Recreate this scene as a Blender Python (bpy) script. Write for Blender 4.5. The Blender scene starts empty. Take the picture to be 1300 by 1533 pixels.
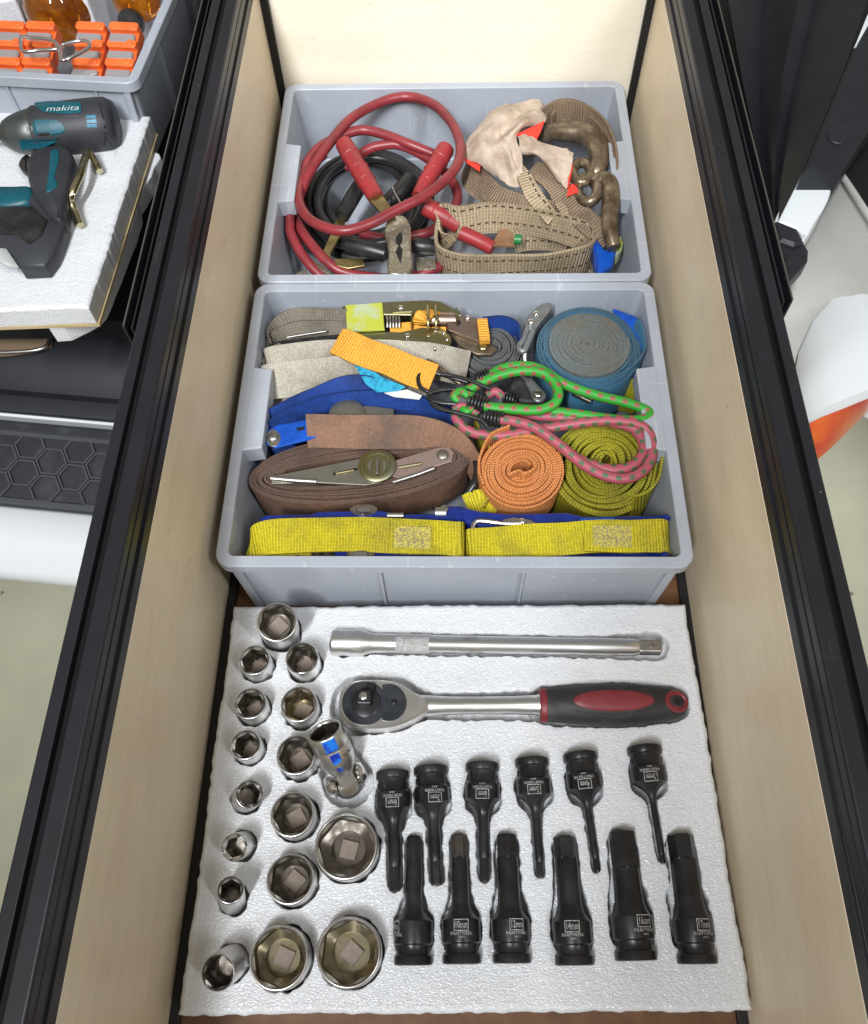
import bpy, math, random
import numpy as np
from mathutils import Matrix, Vector
random.seed(7); RNG = np.random.default_rng(7)
S = bpy.context.scene
COL = S.collection
# ------------------------------------------------------------------ camera, light, exposure
CAM = np.array([0.0007, 0.0, 0.7353])
CM = np.array([[0.9997, -0.0011, 0.0236], [0.0122, 0.8805, -0.4739], [-0.0203, 0.4740, 0.8803]])
FPX = 1256.78
cd = bpy.data.cameras.new('camera'); cam = bpy.data.objects.new('camera', cd); COL.objects.link(cam)
cd.sensor_fit = 'HORIZONTAL'; cd.sensor_width = 36; cd.lens = 36 * FPX / 1300; cd.clip_start = .02; cd.clip_end = 60
mw = Matrix([[*CM[0], CAM[0]], [*CM[1], CAM[1]], [*CM[2], CAM[2]], [0, 0, 0, 1]])
lo, qu, sc = mw.decompose(); cam.location = lo; cam.rotation_mode = 'QUATERNION'; cam.rotation_quaternion = qu
S.camera = cam
w = bpy.data.worlds.new('World'); S.world = w; w.use_nodes = True
bg = w.node_tree.nodes['Background']; bg.inputs[0].default_value = (1.0, .945, .82, 1); bg.inputs[1].default_value = .30
def batten(name, x, y, z, lx, ly, power, col, aim=(-.06, 1.10, .1), spread=54):
    l = bpy.data.lights.new(name, 'AREA'); l.shape = 'RECTANGLE'; l.size = lx; l.size_y = ly; l.energy = power; l.color = col
    o = bpy.data.objects.new(name, l); COL.objects.link(o); o.location = (x, y, z); o.rotation_mode = 'QUATERNION'; o.rotation_quaternion = (Vector(aim) - Vector((x, y, z))).to_track_quat('-Z', 'Y'); l.spread = math.radians(spread); return o
batten('ceiling_tube_light', -.53, -.90, 2.4, .07, 1.3, 13.5, (.93, .965, 1.0))
batten('ceiling_tube_light', 1.22, -.80, 2.4, .07, 1.3, 5.2, (.93, .965, 1.0))
S.view_settings.view_transform = 'Standard'; S.view_settings.look = 'None'; S.view_settings.gamma = 1
S.view_settings.use_curve_mapping = False; S.view_settings.exposure = -.12

def at(px, py, z):
    """survey of the place: the point at height z that the surveyed image position falls on"""
    v = CM @ np.array([(px - 650) / FPX, -(py - 766.5) / FPX, -1.0]); return CAM + (z - CAM[2]) / v[2] * v
def pxm(px, py, z): return float(np.linalg.norm(at(px + 1, py, z) - at(px, py, z)))   # metres per survey pixel
# ------------------------------------------------------------------ helpers
def unit(a): a = np.asarray(a, float); return a / (np.linalg.norm(a, axis=-1, keepdims=True) + 1e-12)
def frame(z, ref=None):
    z = unit(z); ref = np.array([1., 0, 0]) if ref is None else np.asarray(ref, float)
    if abs(np.dot(unit(ref), z)) > .98: ref = np.array([0, 1., 0])
    x = unit(ref - np.dot(ref, z) * z); return x, np.cross(z, x), z
def cat(P, n=8, closed=False):
    P = np.asarray(P, float); N = len(P); out = []
    for i in range(N if closed else N - 1):
        if closed: p = [P[(i + k) % N] for k in (-1, 0, 1, 2)]
        else: p = [P[max(i - 1, 0)], P[i], P[i + 1], P[min(i + 2, N - 1)]]
        for t in np.arange(n) / n:
            out.append(.5 * (2 * p[1] + (p[2] - p[0]) * t + (2 * p[0] - 5 * p[1] + 4 * p[2] - p[3]) * t * t + (3 * p[1] - p[0] - 3 * p[2] + p[3]) * t ** 3))
    if not closed: out.append(P[-1])
    return np.array(out)
class MB:
    def __init__(s): s.v = []; s.f = []; s.uv = []; s.m = []
    def add(s, V, F, UV=None, mi=0):
        b = len(s.v); s.v.extend([tuple(map(float, q)) for q in V])
        for i, f in enumerate(F):
            s.f.append(tuple(k + b for k in f)); s.uv.append(UV[i] if UV is not None else None)
            s.m.append(mi[i] if isinstance(mi, (list, tuple)) else mi)
        return s
    def box(s, c, size, ax=None, taper=1.0):
        x, y, z = ax if ax is not None else (np.array([1., 0, 0]), np.array([0, 1., 0]), np.array([0, 0, 1.]))
        V = []
        for k in (-1, 1):
            t = taper if k > 0 else 1
            for (i, j) in ((-1, -1), (1, -1), (1, 1), (-1, 1)):
                V.append(np.asarray(c) + x * i * size[0] / 2 * t + y * j * size[1] / 2 * t + z * k * size[2] / 2)
        return s.add(V, [(3, 2, 1, 0), (4, 5, 6, 7), (0, 1, 5, 4), (1, 2, 6, 5), (2, 3, 7, 6), (3, 0, 4, 7)])
    def loops(s, L, cap0=True, cap1=True, close=False):
        n = len(L[0]); V = [p for l in L for p in l]; F = []
        K = len(L)
        for i in range(K if close else K - 1):
            a = i * n; b = ((i + 1) % K) * n
            for j in range(n): F.append((a + j, a + (j + 1) % n, b + (j + 1) % n, b + j))
        if cap0 and not close: F.append(tuple(range(n - 1, -1, -1)))
        if cap1 and not close: F.append(tuple((K - 1) * n + j for j in range(n)))
        return s.add(V, F)
    def lathe(s, prof, o, axis, n=28, ref=None, cap0=True, cap1=True, sx=1, sy=1, rot=0):
        x, y, z = frame(axis, ref); o = np.asarray(o, float)
        A = np.arange(n) / n * 2 * math.pi + rot
        return s.loops([[o + z * h + (x * math.cos(a) * sx + y * math.sin(a) * sy) * r for a in A] for r, h in prof], cap0, cap1)
    def tube(s, P, r, n=10, closed=False, flat=1.0, ref=None):
        P = np.asarray(P, float); N = len(P); r = np.full(N, r, float) if np.isscalar(r) else np.asarray(r, float)
        T = np.zeros_like(P)
        if closed: T = unit(np.roll(P, -1, 0) - np.roll(P, 1, 0))
        else: T[1:-1] = P[2:] - P[:-2]; T[0] = P[1] - P[0]; T[-1] = P[-1] - P[-2]; T = unit(T)
        x, y, _ = frame(T[0], ref if ref is not None else (0, 0, 1)); V = []; L = np.zeros(N)
        for i in range(N):
            x = unit(x - np.dot(x, T[i]) * T[i]); y = np.cross(T[i], x)
            if i: L[i] = L[i - 1] + np.linalg.norm(P[i] - P[i - 1])
            for k in range(n):
                a = 2 * math.pi * k / n; V.append(P[i] + (x * math.cos(a) * flat + y * math.sin(a)) * r[i])
        F = []; U = []
        for i in range(N if closed else N - 1):
            a = i * n; b = ((i + 1) % N) * n; l0 = L[i] * 100; l1 = (L[i + 1] if i + 1 < N else L[i] + np.linalg.norm(P[0] - P[i])) * 100
            for j in range(n):
                F.append((a + j, a + (j + 1) % n, b + (j + 1) % n, b + j)); U.append([(l0, j / n), (l0, (j + 1) / n), (l1, (j + 1) / n), (l1, j / n)])
        if not closed:
            F.append(tuple(range(n - 1, -1, -1))); U.append([(0, 0)] * n); F.append(tuple((N - 1) * n + j for j in range(n))); U.append([(0, 0)] * n)
        return s.add(V, F, U)
    def ribbon(s, P, W, width, thick, u0=0, mf=0, me=1):
        P = np.asarray(P, float); N = len(P); W = np.asarray(W, float)
        if W.ndim == 1: W = np.tile(W, (N, 1))
        T = np.zeros_like(P); T[1:-1] = P[2:] - P[:-2]; T[0] = P[1] - P[0]; T[-1] = P[-1] - P[-2]; T = unit(T)
        W = unit(W - np.sum(W * T, 1, keepdims=True) * T); Nn = np.cross(T, W)
        wd = np.full(N, width) if np.isscalar(width) else np.asarray(width)
        L = np.concatenate([[0], np.cumsum(np.linalg.norm(np.diff(P, axis=0), axis=1))]) * 100 + u0
        V = []
        for i in range(N):
            a = W[i] * wd[i] / 2; b = Nn[i] * thick / 2
            V += [P[i] + a + b, P[i] + a - b, P[i] - a - b, P[i] - a + b]
        F = []; U = []; M = []
        for i in range(N - 1):
            for k, (j, l) in enumerate(((0, 1), (1, 2), (2, 3), (3, 0))):
                F.append((i * 4 + j, i * 4 + l, i * 4 + 4 + l, i * 4 + 4 + j)); e = k in (0, 2); d = thick * 100 if e else wd[i] * 100
                U.append([(L[i], 0), (L[i], d), (L[i + 1], d), (L[i + 1], 0)]); M.append(me if e else mf)
        F += [(3, 2, 1, 0), tuple((N - 1) * 4 + k for k in range(4))]; U += [[(0, 0)] * 4] * 2; M += [me, me]
        return s.add(V, F, U, M)
    def prism(s, pts2, o, ax, z0, z1, ch=0):
        x, y, z = [np.asarray(a, float) for a in ax]; o = np.asarray(o, float); p = np.asarray(pts2, float)
        c = p.mean(0)
        def lp(q, h): return [o + x * a + y * b + z * h for a, b in q]
        if ch:
            d = np.roll(p, -1, 0) - np.roll(p, 1, 0); nrm = unit(np.stack([d[:, 1], -d[:, 0]], 1))
            ar = np.sum(p[:, 0] * np.roll(p[:, 1], -1) - p[:, 1] * np.roll(p[:, 0], -1))
            q = p - nrm * ch * (1 if ar > 0 else -1)
            return s.loops([lp(q, z0), lp(p, z0 + ch), lp(p, z1 - ch), lp(q, z1)])
        return s.loops([lp(p, z0), lp(p, z1)])
    def build(s, name, mat, parent=None, smooth=40, bevel=0, seg=2, sub=0):
        me = bpy.data.meshes.new(name); me.from_pydata(s.v, [], s.f)
        if any(u is not None for u in s.uv):
            lay = me.uv_layers.new(name='UVMap'); flat = []
            for f, u in zip(s.f, s.uv):
                for k in range(len(f)): flat += list(u[k]) if u is not None else [0, 0]
            lay.data.foreach_set('uv', np.array(flat, np.float32))
        mats = mat if isinstance(mat, (list, tuple)) else [mat]
        for m in mats: me.materials.append(m)
        if len(mats) > 1: me.polygons.foreach_set('material_index', np.minimum(np.array(s.m, np.int32), len(mats) - 1))
        if smooth:
            me.polygons.foreach_set('use_smooth', np.ones(len(s.f), bool)); me.update(); me.set_sharp_from_angle(angle=math.radians(smooth))
        me.update()
        o = bpy.data.objects.new(name, me); COL.objects.link(o)
        if bevel:
            b = o.modifiers.new('bevel', 'BEVEL'); b.width = bevel; b.segments = seg; b.limit_method = 'ANGLE'; b.angle_limit = math.radians(35)
            b.harden_normals = False
        if sub:
            b = o.modifiers.new('sub', 'SUBSURF'); b.levels = sub; b.render_levels = sub
        if parent is not None:
            o.parent = parent
            if parent.type == 'EMPTY': o.matrix_parent_inverse = Matrix.Translation(-Vector(parent.location))
        return o
def thing(name, label, cat_, loc=(0, 0, 0), group=None):
    o = bpy.data.objects.new(name, None); COL.objects.link(o); o.location = Vector([float(q) for q in loc]); o.empty_display_size = .02
    o['label'] = label; o['category'] = cat_
    if group: o['group'] = group
    return o
def tag(o, label, cat_, group=None):
    o['label'] = label; o['category'] = cat_
    if group: o['group'] = group
    return o
def circ(r, n=24, cx=0, cy=0, ry=None): return [(cx + r * math.cos(2 * math.pi * k / n), cy + (ry or r) * math.sin(2 * math.pi * k / n)) for k in range(n)]
def rrect(w_, h_, r, k=6):
    out = []
    for cx, cy, a0 in ((w_ / 2 - r, h_ / 2 - r, 0), (-w_ / 2 + r, h_ / 2 - r, 90), (-w_ / 2 + r, -h_ / 2 + r, 180), (w_ / 2 - r, -h_ / 2 + r, 270)):
        for i in range(k + 1):
            a = math.radians(a0 + 90 * i / k); out.append((cx + r * math.cos(a), cy + r * math.sin(a)))
    return out
EX, EY, EZ = np.array([1., 0, 0]), np.array([0, 1., 0]), np.array([0, 0, 1.])
AX = (EX, EY, EZ)
# ------------------------------------------------------------------ materials
def nd(nt, t, **k):
    n = nt.nodes.new(t)
    for a, b in k.items(): setattr(n, a, b)
    return n
def mat(name, c, rough=.5, metal=0, c2=None, nscale=30, ncon=(.4, .65), stretch=None, bump=None, spec=.5, coat=0, trans=0, rough2=None, sss=0, alpha=1, ior=1.45):
    m = bpy.data.materials.new(name); m.use_nodes = True; nt = m.node_tree; b = nt.nodes['Principled BSDF']; L = nt.links
    b.inputs['Base Color'].default_value = (*c, 1); b.inputs['Roughness'].default_value = rough; b.inputs['Metallic'].default_value = metal
    b.inputs['Specular IOR Level'].default_value = spec; b.inputs['Coat Weight'].default_value = coat; b.inputs['Transmission Weight'].default_value = trans; b.inputs['IOR'].default_value = ior
    if sss: b.inputs['Subsurface Weight'].default_value = sss; b.inputs['Subsurface Radius'].default_value = (.004, .004, .004); b.inputs['Subsurface Scale'].default_value = 1
    tc = nd(nt, 'ShaderNodeTexCoord'); mp = nd(nt, 'ShaderNodeMapping'); L.new(tc.outputs['Object'], mp.inputs['Vector'])
    if stretch: mp.inputs['Scale'].default_value = stretch
    if c2 is not None:
        n = nd(nt, 'ShaderNodeTexNoise'); n.inputs['Scale'].default_value = nscale; n.inputs['Detail'].default_value = 6; n.inputs['Roughness'].default_value = .62
        r = nd(nt, 'ShaderNodeValToRGB'); r.color_ramp.elements[0].position = ncon[0]; r.color_ramp.elements[1].position = ncon[1]
        r.color_ramp.elements[0].color = (*c, 1); r.color_ramp.elements[1].color = (*c2, 1)
        L.new(mp.outputs[0], n.inputs['Vector']); L.new(n.outputs[0], r.inputs[0]); L.new(r.outputs[0], b.inputs['Base Color'])
        if rough2 is not None:
            q = nd(nt, 'ShaderNodeMapRange'); q.inputs[1].default_value = ncon[0]; q.inputs[2].default_value = ncon[1]; q.inputs[3].default_value = rough; q.inputs[4].default_value = rough2
            L.new(n.outputs[0], q.inputs[0]); L.new(q.outputs[0], b.inputs['Roughness'])
    if bump:
        n2 = nd(nt, 'ShaderNodeTexNoise'); n2.inputs['Scale'].default_value = bump[0]; n2.inputs['Detail'].default_value = 4
        L.new(mp.outputs[0], n2.inputs['Vector'])
        bp = nd(nt, 'ShaderNodeBump'); bp.inputs['Strength'].default_value = bump[1]; bp.inputs['Distance'].default_value = bump[2]
        L.new(n2.outputs[0], bp.inputs['Height']); L.new(bp.outputs[0], b.inputs['Normal'])
    return m
def math_(nt, op, a, b=None):
    n = nd(nt, 'ShaderNodeMath', operation=op)
    for i, v in enumerate((a, b)):
        if v is None: continue
        if isinstance(v, (int, float)): n.inputs[i].default_value = v
        else: nt.links.new(v, n.inputs[i])
    return n.outputs[0]
def webbing(name, c, dirt, amount=.5, period=.20, depth=.0005, dscale=28, rough=.7, groove=.35, shine=.4, stitch=None, rowamt=.12):
    """woven strap: ribs across the band, faint rows along it, grime in patches"""
    m = bpy.data.materials.new(name); m.use_nodes = True; nt = m.node_tree; L = nt.links; b = nt.nodes['Principled BSDF']
    b.inputs['Roughness'].default_value = rough; b.inputs['Specular IOR Level'].default_value = shine
    uv = nd(nt, 'ShaderNodeUVMap'); sp = nd(nt, 'ShaderNodeSeparateXYZ'); L.new(uv.outputs[0], sp.inputs[0]); u, v = sp.outputs[0], sp.outputs[1]
    tc = nd(nt, 'ShaderNodeTexCoord'); n0 = nd(nt, 'ShaderNodeTexNoise'); n0.inputs['Scale'].default_value = 160; L.new(tc.outputs['Object'], n0.inputs[0])
    uw = math_(nt, 'ADD', u, math_(nt, 'MULTIPLY', n0.outputs[0], .05))
    rib = math_(nt, 'SINE', math_(nt, 'MULTIPLY', uw, 2 * math.pi / period)); rib = math_(nt, 'ADD', math_(nt, 'MULTIPLY', rib, .5), .5)
    row = math_(nt, 'ADD', math_(nt, 'MULTIPLY', math_(nt, 'SINE', math_(nt, 'MULTIPLY', v, 2 * math.pi / (period * 1.15))), .5), .5)
    h = math_(nt, 'ADD', math_(nt, 'MULTIPLY', rib, .75), math_(nt, 'MULTIPLY', row, rowamt))
    bp = nd(nt, 'ShaderNodeBump'); bp.inputs['Strength'].default_value = .9; bp.inputs['Distance'].default_value = depth; L.new(h, bp.inputs['Height']); L.new(bp.outputs[0], b.inputs['Normal'])
    n1 = nd(nt, 'ShaderNodeTexNoise'); n1.inputs['Scale'].default_value = dscale; n1.inputs['Detail'].default_value = 7; n1.inputs['Roughness'].default_value = .65; L.new(tc.outputs['Object'], n1.inputs[0])
    r = nd(nt, 'ShaderNodeMapRange'); r.inputs[1].default_value = .62 - amount * .35; r.inputs[2].default_value = .78 - amount * .15; L.new(n1.outputs[0], r.inputs[0])
    r2 = math_(nt, 'MULTIPLY', r.outputs[0], min(1, .35 + amount))
    mx = nd(nt, 'ShaderNodeMix', data_type='RGBA'); mx.inputs[6].default_value = (*c, 1); mx.inputs[7].default_value = (*dirt, 1); L.new(r2, mx.inputs[0])
    nf = nd(nt, 'ShaderNodeTexNoise'); nf.inputs['Scale'].default_value = 460; nf.inputs['Detail'].default_value = 5; L.new(tc.outputs['Object'], nf.inputs[0])
    rf = nd(nt, 'ShaderNodeMapRange'); rf.inputs[1].default_value = .35; rf.inputs[2].default_value = .62; rf.inputs[3].default_value = .80; rf.inputs[4].default_value = 1.05; L.new(nf.outputs[0], rf.inputs[0])
    cf = nd(nt, 'ShaderNodeCombineColor')
    for k in range(3): L.new(rf.outputs[0], cf.inputs[k])
    mf_ = nd(nt, 'ShaderNodeMix', data_type='RGBA', blend_type='MULTIPLY'); mf_.inputs[0].default_value = 1; L.new(mx.outputs[2], mf_.inputs[6]); L.new(cf.outputs[0], mf_.inputs[7]); mx = mf_
    mg = nd(nt, 'ShaderNodeMix', data_type='RGBA', blend_type='MULTIPLY'); mg.inputs[0].default_value = groove
    cr = nd(nt, 'ShaderNodeCombineColor')
    for k in range(3): L.new(math_(nt, 'ADD', math_(nt, 'MULTIPLY', h, .7), .3), cr.inputs[k])
    L.new(mx.outputs[2], mg.inputs[6]); L.new(cr.outputs[0], mg.inputs[7])
    out = mg.outputs[2]
    if stitch:      # two dashed rows of stitching along the band, at the given distances (cm) from its edge
        tot = None
        for s0 in stitch:
            d = math_(nt, 'LESS_THAN', math_(nt, 'ABSOLUTE', math_(nt, 'SUBTRACT', v, s0)), .09)
            g = math_(nt, 'GREATER_THAN', math_(nt, 'FRACT', math_(nt, 'MULTIPLY', u, 1 / .85)), .45)
            q = math_(nt, 'MULTIPLY', d, g); tot = q if tot is None else math_(nt, 'MAXIMUM', tot, q)
        ms = nd(nt, 'ShaderNodeMix', data_type='RGBA'); L.new(tot, ms.inputs[0]); L.new(out, ms.inputs[6]); ms.inputs[7].default_value = (.035, .028, .02, 1); out = ms.outputs[2]
    L.new(out, b.inputs['Base Color'])
    return m
def wood(name, c, c2, stretch, scale=9):
    m = mat(name, c, .42, c2=c2, nscale=scale, ncon=(.3, .75), stretch=stretch, spec=.35)
    nt = m.node_tree; L = nt.links; b = nt.nodes['Principled BSDF']
    old = b.inputs['Base Color'].links[0].from_socket
    tc = nd(nt, 'ShaderNodeTexCoord'); mp = nd(nt, 'ShaderNodeMapping'); mp.inputs['Scale'].default_value = stretch; L.new(tc.outputs['Object'], mp.inputs[0])
    f = nd(nt, 'ShaderNodeTexNoise'); f.inputs['Scale'].default_value = scale * 9; f.inputs['Detail'].default_value = 3; L.new(mp.outputs[0], f.inputs[0])
    mp2 = nd(nt, 'ShaderNodeTexNoise'); mp2.inputs['Scale'].default_value = 5; mp2.inputs['Detail'].default_value = 2; L.new(tc.outputs['Object'], mp2.inputs[0])
    mx = nd(nt, 'ShaderNodeMix', data_type='RGBA', blend_type='MULTIPLY'); mx.inputs[0].default_value = .5
    r = nd(nt, 'ShaderNodeValToRGB'); r.color_ramp.elements[0].position = .3; r.color_ramp.elements[0].color = (.90, .885, .86, 1); r.color_ramp.elements[1].position = .6; r.color_ramp.elements[1].color = (1, 1, 1, 1)
    L.new(f.outputs[0], r.inputs[0]); L.new(old, mx.inputs[6]); L.new(r.outputs[0], mx.inputs[7])
    my = nd(nt, 'ShaderNodeMix', data_type='RGBA', blend_type='MULTIPLY'); my.inputs[0].default_value = .5
    r3 = nd(nt, 'ShaderNodeValToRGB'); r3.color_ramp.elements[0].position = .35; r3.color_ramp.elements[0].color = (.80, .77, .72, 1); r3.color_ramp.elements[1].position = .6; r3.color_ramp.elements[1].color = (1, 1, 1, 1)
    L.new(mp2.outputs[0], r3.inputs[0]); L.new(mx.outputs[2], my.inputs[6]); L.new(r3.outputs[0], my.inputs[7]); L.new(my.outputs[2], b.inputs['Base Color'])
    # a few dark pores along the grain
    v = nd(nt, 'ShaderNodeTexVoronoi'); v.inputs['Scale'].default_value = 26; L.new(mp.outputs[0], v.inputs['Vector'])
    lt = math_(nt, 'LESS_THAN', v.outputs['Distance'], .045); mz = nd(nt, 'ShaderNodeMix', data_type='RGBA'); L.new(math_(nt, 'MULTIPLY', lt, .4), mz.inputs[0]); L.new(my.outputs[2], mz.inputs[6]); mz.inputs[7].default_value = (.16, .10, .06, 1)
    L.new(mz.outputs[2], b.inputs['Base Color'])
    return m
def foam_mat(name, c):
    m = bpy.data.materials.new(name); m.use_nodes = True; nt = m.node_tree; L = nt.links; b = nt.nodes['Principled BSDF']
    b.inputs['Base Color'].default_value = (*c, 1); b.inputs['Roughness'].default_value = .24; b.inputs['Specular IOR Level'].default_value = .5
    b.inputs['Subsurface Weight'].default_value = .35; b.inputs['Subsurface Radius'].default_value = (.006, .006, .006); b.inputs['Subsurface Scale'].default_value = 1
    tc = nd(nt, 'ShaderNodeTexCoord')
    mp = nd(nt, 'ShaderNodeMapping'); mp.inputs['Scale'].default_value = (.75, 1.15, 1); L.new(tc.outputs['Object'], mp.inputs[0])
    w_ = nd(nt, 'ShaderNodeTexNoise'); w_.inputs['Scale'].default_value = 520; w_.inputs['Detail'].default_value = 3; L.new(mp.outputs[0], w_.inputs[0])
    v = nd(nt, 'ShaderNodeTexVoronoi'); v.inputs['Scale'].default_value = 640; v.inputs['Randomness'].default_value = 1; L.new(mp.outputs[0], v.inputs['Vector'])
    n3 = nd(nt, 'ShaderNodeTexNoise'); n3.inputs['Scale'].default_value = 70; n3.inputs['Detail'].default_value = 3; L.new(mp.outputs[0], n3.inputs[0])
    h = math_(nt, 'ADD', math_(nt, 'MULTIPLY', v.outputs['Distance'], .9), math_(nt, 'ADD', math_(nt, 'MULTIPLY', w_.outputs[0], .9), math_(nt, 'MULTIPLY', n3.outputs[0], .75)))
    bp = nd(nt, 'ShaderNodeBump'); bp.inputs['Strength'].default_value = .8; bp.inputs['Distance'].default_value = .00062; L.new(h, bp.inputs['Height']); L.new(bp.outputs[0], b.inputs['Normal'])
    r = nd(nt, 'ShaderNodeValToRGB'); r.color_ramp.elements[0].position = .2; r.color_ramp.elements[0].color = (c[0] * .88, c[1] * .88, c[2] * .88, 1); r.color_ramp.elements[1].position = .6; r.color_ramp.elements[1].color = (*c, 1)
    L.new(w_.outputs[0], r.inputs[0])
    ns = nd(nt, 'ShaderNodeTexNoise'); ns.inputs['Scale'].default_value = 22; ns.inputs['Detail'].default_value = 5; L.new(tc.outputs['Object'], ns.inputs[0])
    rs = nd(nt, 'ShaderNodeMapRange'); rs.inputs[1].default_value = .55; rs.inputs[2].default_value = .78; rs.inputs[4].default_value = .45; L.new(ns.outputs[0], rs.inputs[0])
    ms = nd(nt, 'ShaderNodeMix', data_type='RGBA'); L.new(rs.outputs[0], ms.inputs[0]); L.new(r.outputs[0], ms.inputs[6]); ms.inputs[7].default_value = (c[0] * .78, c[1] * .765, c[2] * .71, 1); L.new(ms.outputs[2], b.inputs['Base Color'])
    return m
M = {}
M['birch'] = wood('birch_side', (.86, .74, .555), (.75, .62, .44), (7, .5, 1.6))
M['birch_back'] = wood('birch_back', (.86, .79, .66), (.82, .74, .60), (.6, 6, 5))
M['rail'] = mat('black_anodised', (.011, .011, .014), .40, c2=(.014, .014, .018), nscale=25, spec=.5, bump=(900, .12, .0002))
_nt = M['rail'].node_tree; _b = _nt.nodes['Principled BSDF']; _o = _b.inputs['Base Color'].links[0].from_socket   # dust specks and scuffs
_tc = nd(_nt, 'ShaderNodeTexCoord'); _v = nd(_nt, 'ShaderNodeTexVoronoi'); _v.inputs['Scale'].default_value = 48; _nt.links.new(_tc.outputs['Object'], _v.inputs['Vector'])
_mx = nd(_nt, 'ShaderNodeMix', data_type='RGBA'); _nt.links.new(math_(_nt, 'MULTIPLY', math_(_nt, 'LESS_THAN', _v.outputs['Distance'], .028), .4), _mx.inputs[0]); _nt.links.new(_o, _mx.inputs[6]); _mx.inputs[7].default_value = (.35, .34, .33, 1); _nt.links.new(_mx.outputs[2], _b.inputs['Base Color'])
M['slot'] = mat('rail_slot', (.006, .006, .007), .7, spec=.2)
M['film'] = mat('brown_film_ply', (.13, .062, .03), .35, c2=(.18, .09, .045), nscale=40)
M['blackstrip'] = mat('black_strip', (.012, .011, .012), .5)
M['grey'] = mat('grey_plastic', (.365, .388, .435), .30, c2=(.31, .328, .365), nscale=11, ncon=(.42, .75), bump=(700, .10, .0002), spec=.45, rough2=.5)
def scuff(m, amount, col, sc=(260, 14, 14), th=.69):
    nt = m.node_tree; b = nt.nodes['Principled BSDF']; old = b.inputs['Base Color'].links[0].from_socket; tot = None
    for k, s3 in enumerate((sc, (sc[1], sc[0], sc[2]), (sc[0] * .5, sc[1] * 2, sc[0] * .4))):
        tc = nd(nt, 'ShaderNodeTexCoord'); mp = nd(nt, 'ShaderNodeMapping'); mp.inputs['Scale'].default_value = s3; mp.inputs['Rotation'].default_value = (0, 0, .35 - .3 * k); nt.links.new(tc.outputs['Object'], mp.inputs[0])
        n = nd(nt, 'ShaderNodeTexNoise'); n.inputs['Scale'].default_value = 1; n.inputs['Detail'].default_value = 3; nt.links.new(mp.outputs[0], n.inputs[0])
        g = math_(nt, 'GREATER_THAN', n.outputs[0], th); tot = g if tot is None else math_(nt, 'MAXIMUM', tot, g)
    mx = nd(nt, 'ShaderNodeMix', data_type='RGBA'); nt.links.new(math_(nt, 'MULTIPLY', tot, amount), mx.inputs[0]); nt.links.new(old, mx.inputs[6]); mx.inputs[7].default_value = (*col, 1); nt.links.new(mx.outputs[2], b.inputs['Base Color'])
scuff(M['birch'], .14, (.42, .32, .21), (150, 5, 30), .71); scuff(M['grey'], .28, (.62, .63, .65)); scuff(M['rail'], .10, (.10, .10, .10), (14, 200, 200), .74)
M['foam'] = foam_mat('white_foam', (.69, .695, .715))
M['chrome'] = mat('satin_chrome', (.68, .67, .65), .31, 1, c2=(.56, .54, .51), nscale=45, rough2=.42, ncon=(.45, .7), bump=(500, .06, .0001))
M['bright'] = mat('bright_chrome', (.82, .81, .79), .10, 1, c2=(.70, .68, .65), nscale=90, rough2=.25)
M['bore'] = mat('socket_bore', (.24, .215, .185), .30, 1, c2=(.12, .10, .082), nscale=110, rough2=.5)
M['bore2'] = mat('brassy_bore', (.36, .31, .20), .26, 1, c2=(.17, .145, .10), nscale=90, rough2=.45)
M['drive'] = mat('drive_hole', (.23, .175, .14), .38, 0, c2=(.28, .225, .18), nscale=260, ncon=(.4, .7), spec=.8)
M['blackox'] = mat('black_oxide', (.011, .0105, .0115), .30, .0, c2=(.022, .020, .021), nscale=55, rough2=.42, spec=.45, bump=(600, .1, .0001))
M['browntip'] = mat('browned_steel', (.075, .058, .045), .4, .5, c2=(.04, .036, .034), nscale=120)
M['print'] = mat('grey_print', (.46, .45, .44), .55, c2=(.22, .21, .20), nscale=420, ncon=(.45, .6))
M['rubber'] = mat('black_rubber', (.022, .020, .021), .55, c2=(.05, .047, .047), nscale=60, ncon=(.5, .75), bump=(900, .12, .0002))
M['red'] = mat('dark_red_plastic', (.16, .012, .018), .45, c2=(.20, .03, .035), nscale=50)
M['plate'] = mat('black_plate', (.02, .024, .03), .3, c2=(.035, .037, .042), nscale=90, rough2=.42)
M['bluetape'] = mat('blue_tape', (.01, .16, .62), .4, c2=(.005, .02, .30), nscale=120, ncon=(.42, .55))
M['steel'] = mat('plain_steel', (.48, .46, .44), .32, 1, c2=(.30, .28, .26), nscale=60, rough2=.5)
M['dark'] = mat('near_black', (.008, .008, .009), .6)

_tx = {}
def text_geo(s):
    if s in _tx: return _tx[s]
    c = bpy.data.curves.new('t', 'FONT'); c.body = s; c.size = 1; c.align_x = 'CENTER'; c.align_y = 'CENTER'; c.resolution_u = 2
    o = bpy.data.objects.new('t', c); COL.objects.link(o); dg = bpy.context.evaluated_depsgraph_get()
    me = bpy.data.meshes.new_from_object(o.evaluated_get(dg)); V = np.array([v.co[:] for v in me.vertices]); F = [tuple(p.vertices) for p in me.polygons]
    bpy.data.objects.remove(o); bpy.data.curves.remove(c); bpy.data.meshes.remove(me); _tx[s] = (V, F); return V, F
def outline_rect(w_, h_, t):
    a, b = w_ / 2, h_ / 2
    V = np.array([(-a, -b, 0), (a, -b, 0), (a, b, 0), (-a, b, 0), (-a + t, -b + t, 0), (a - t, -b + t, 0), (a - t, b - t, 0), (-a + t, b - t, 0)])
    # cut the long sides so that the frame can wrap a cylinder
    F = [(0, 1, 5, 4), (1, 2, 6, 5), (2, 3, 7, 6), (3, 0, 4, 7)]; return V, F
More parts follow.
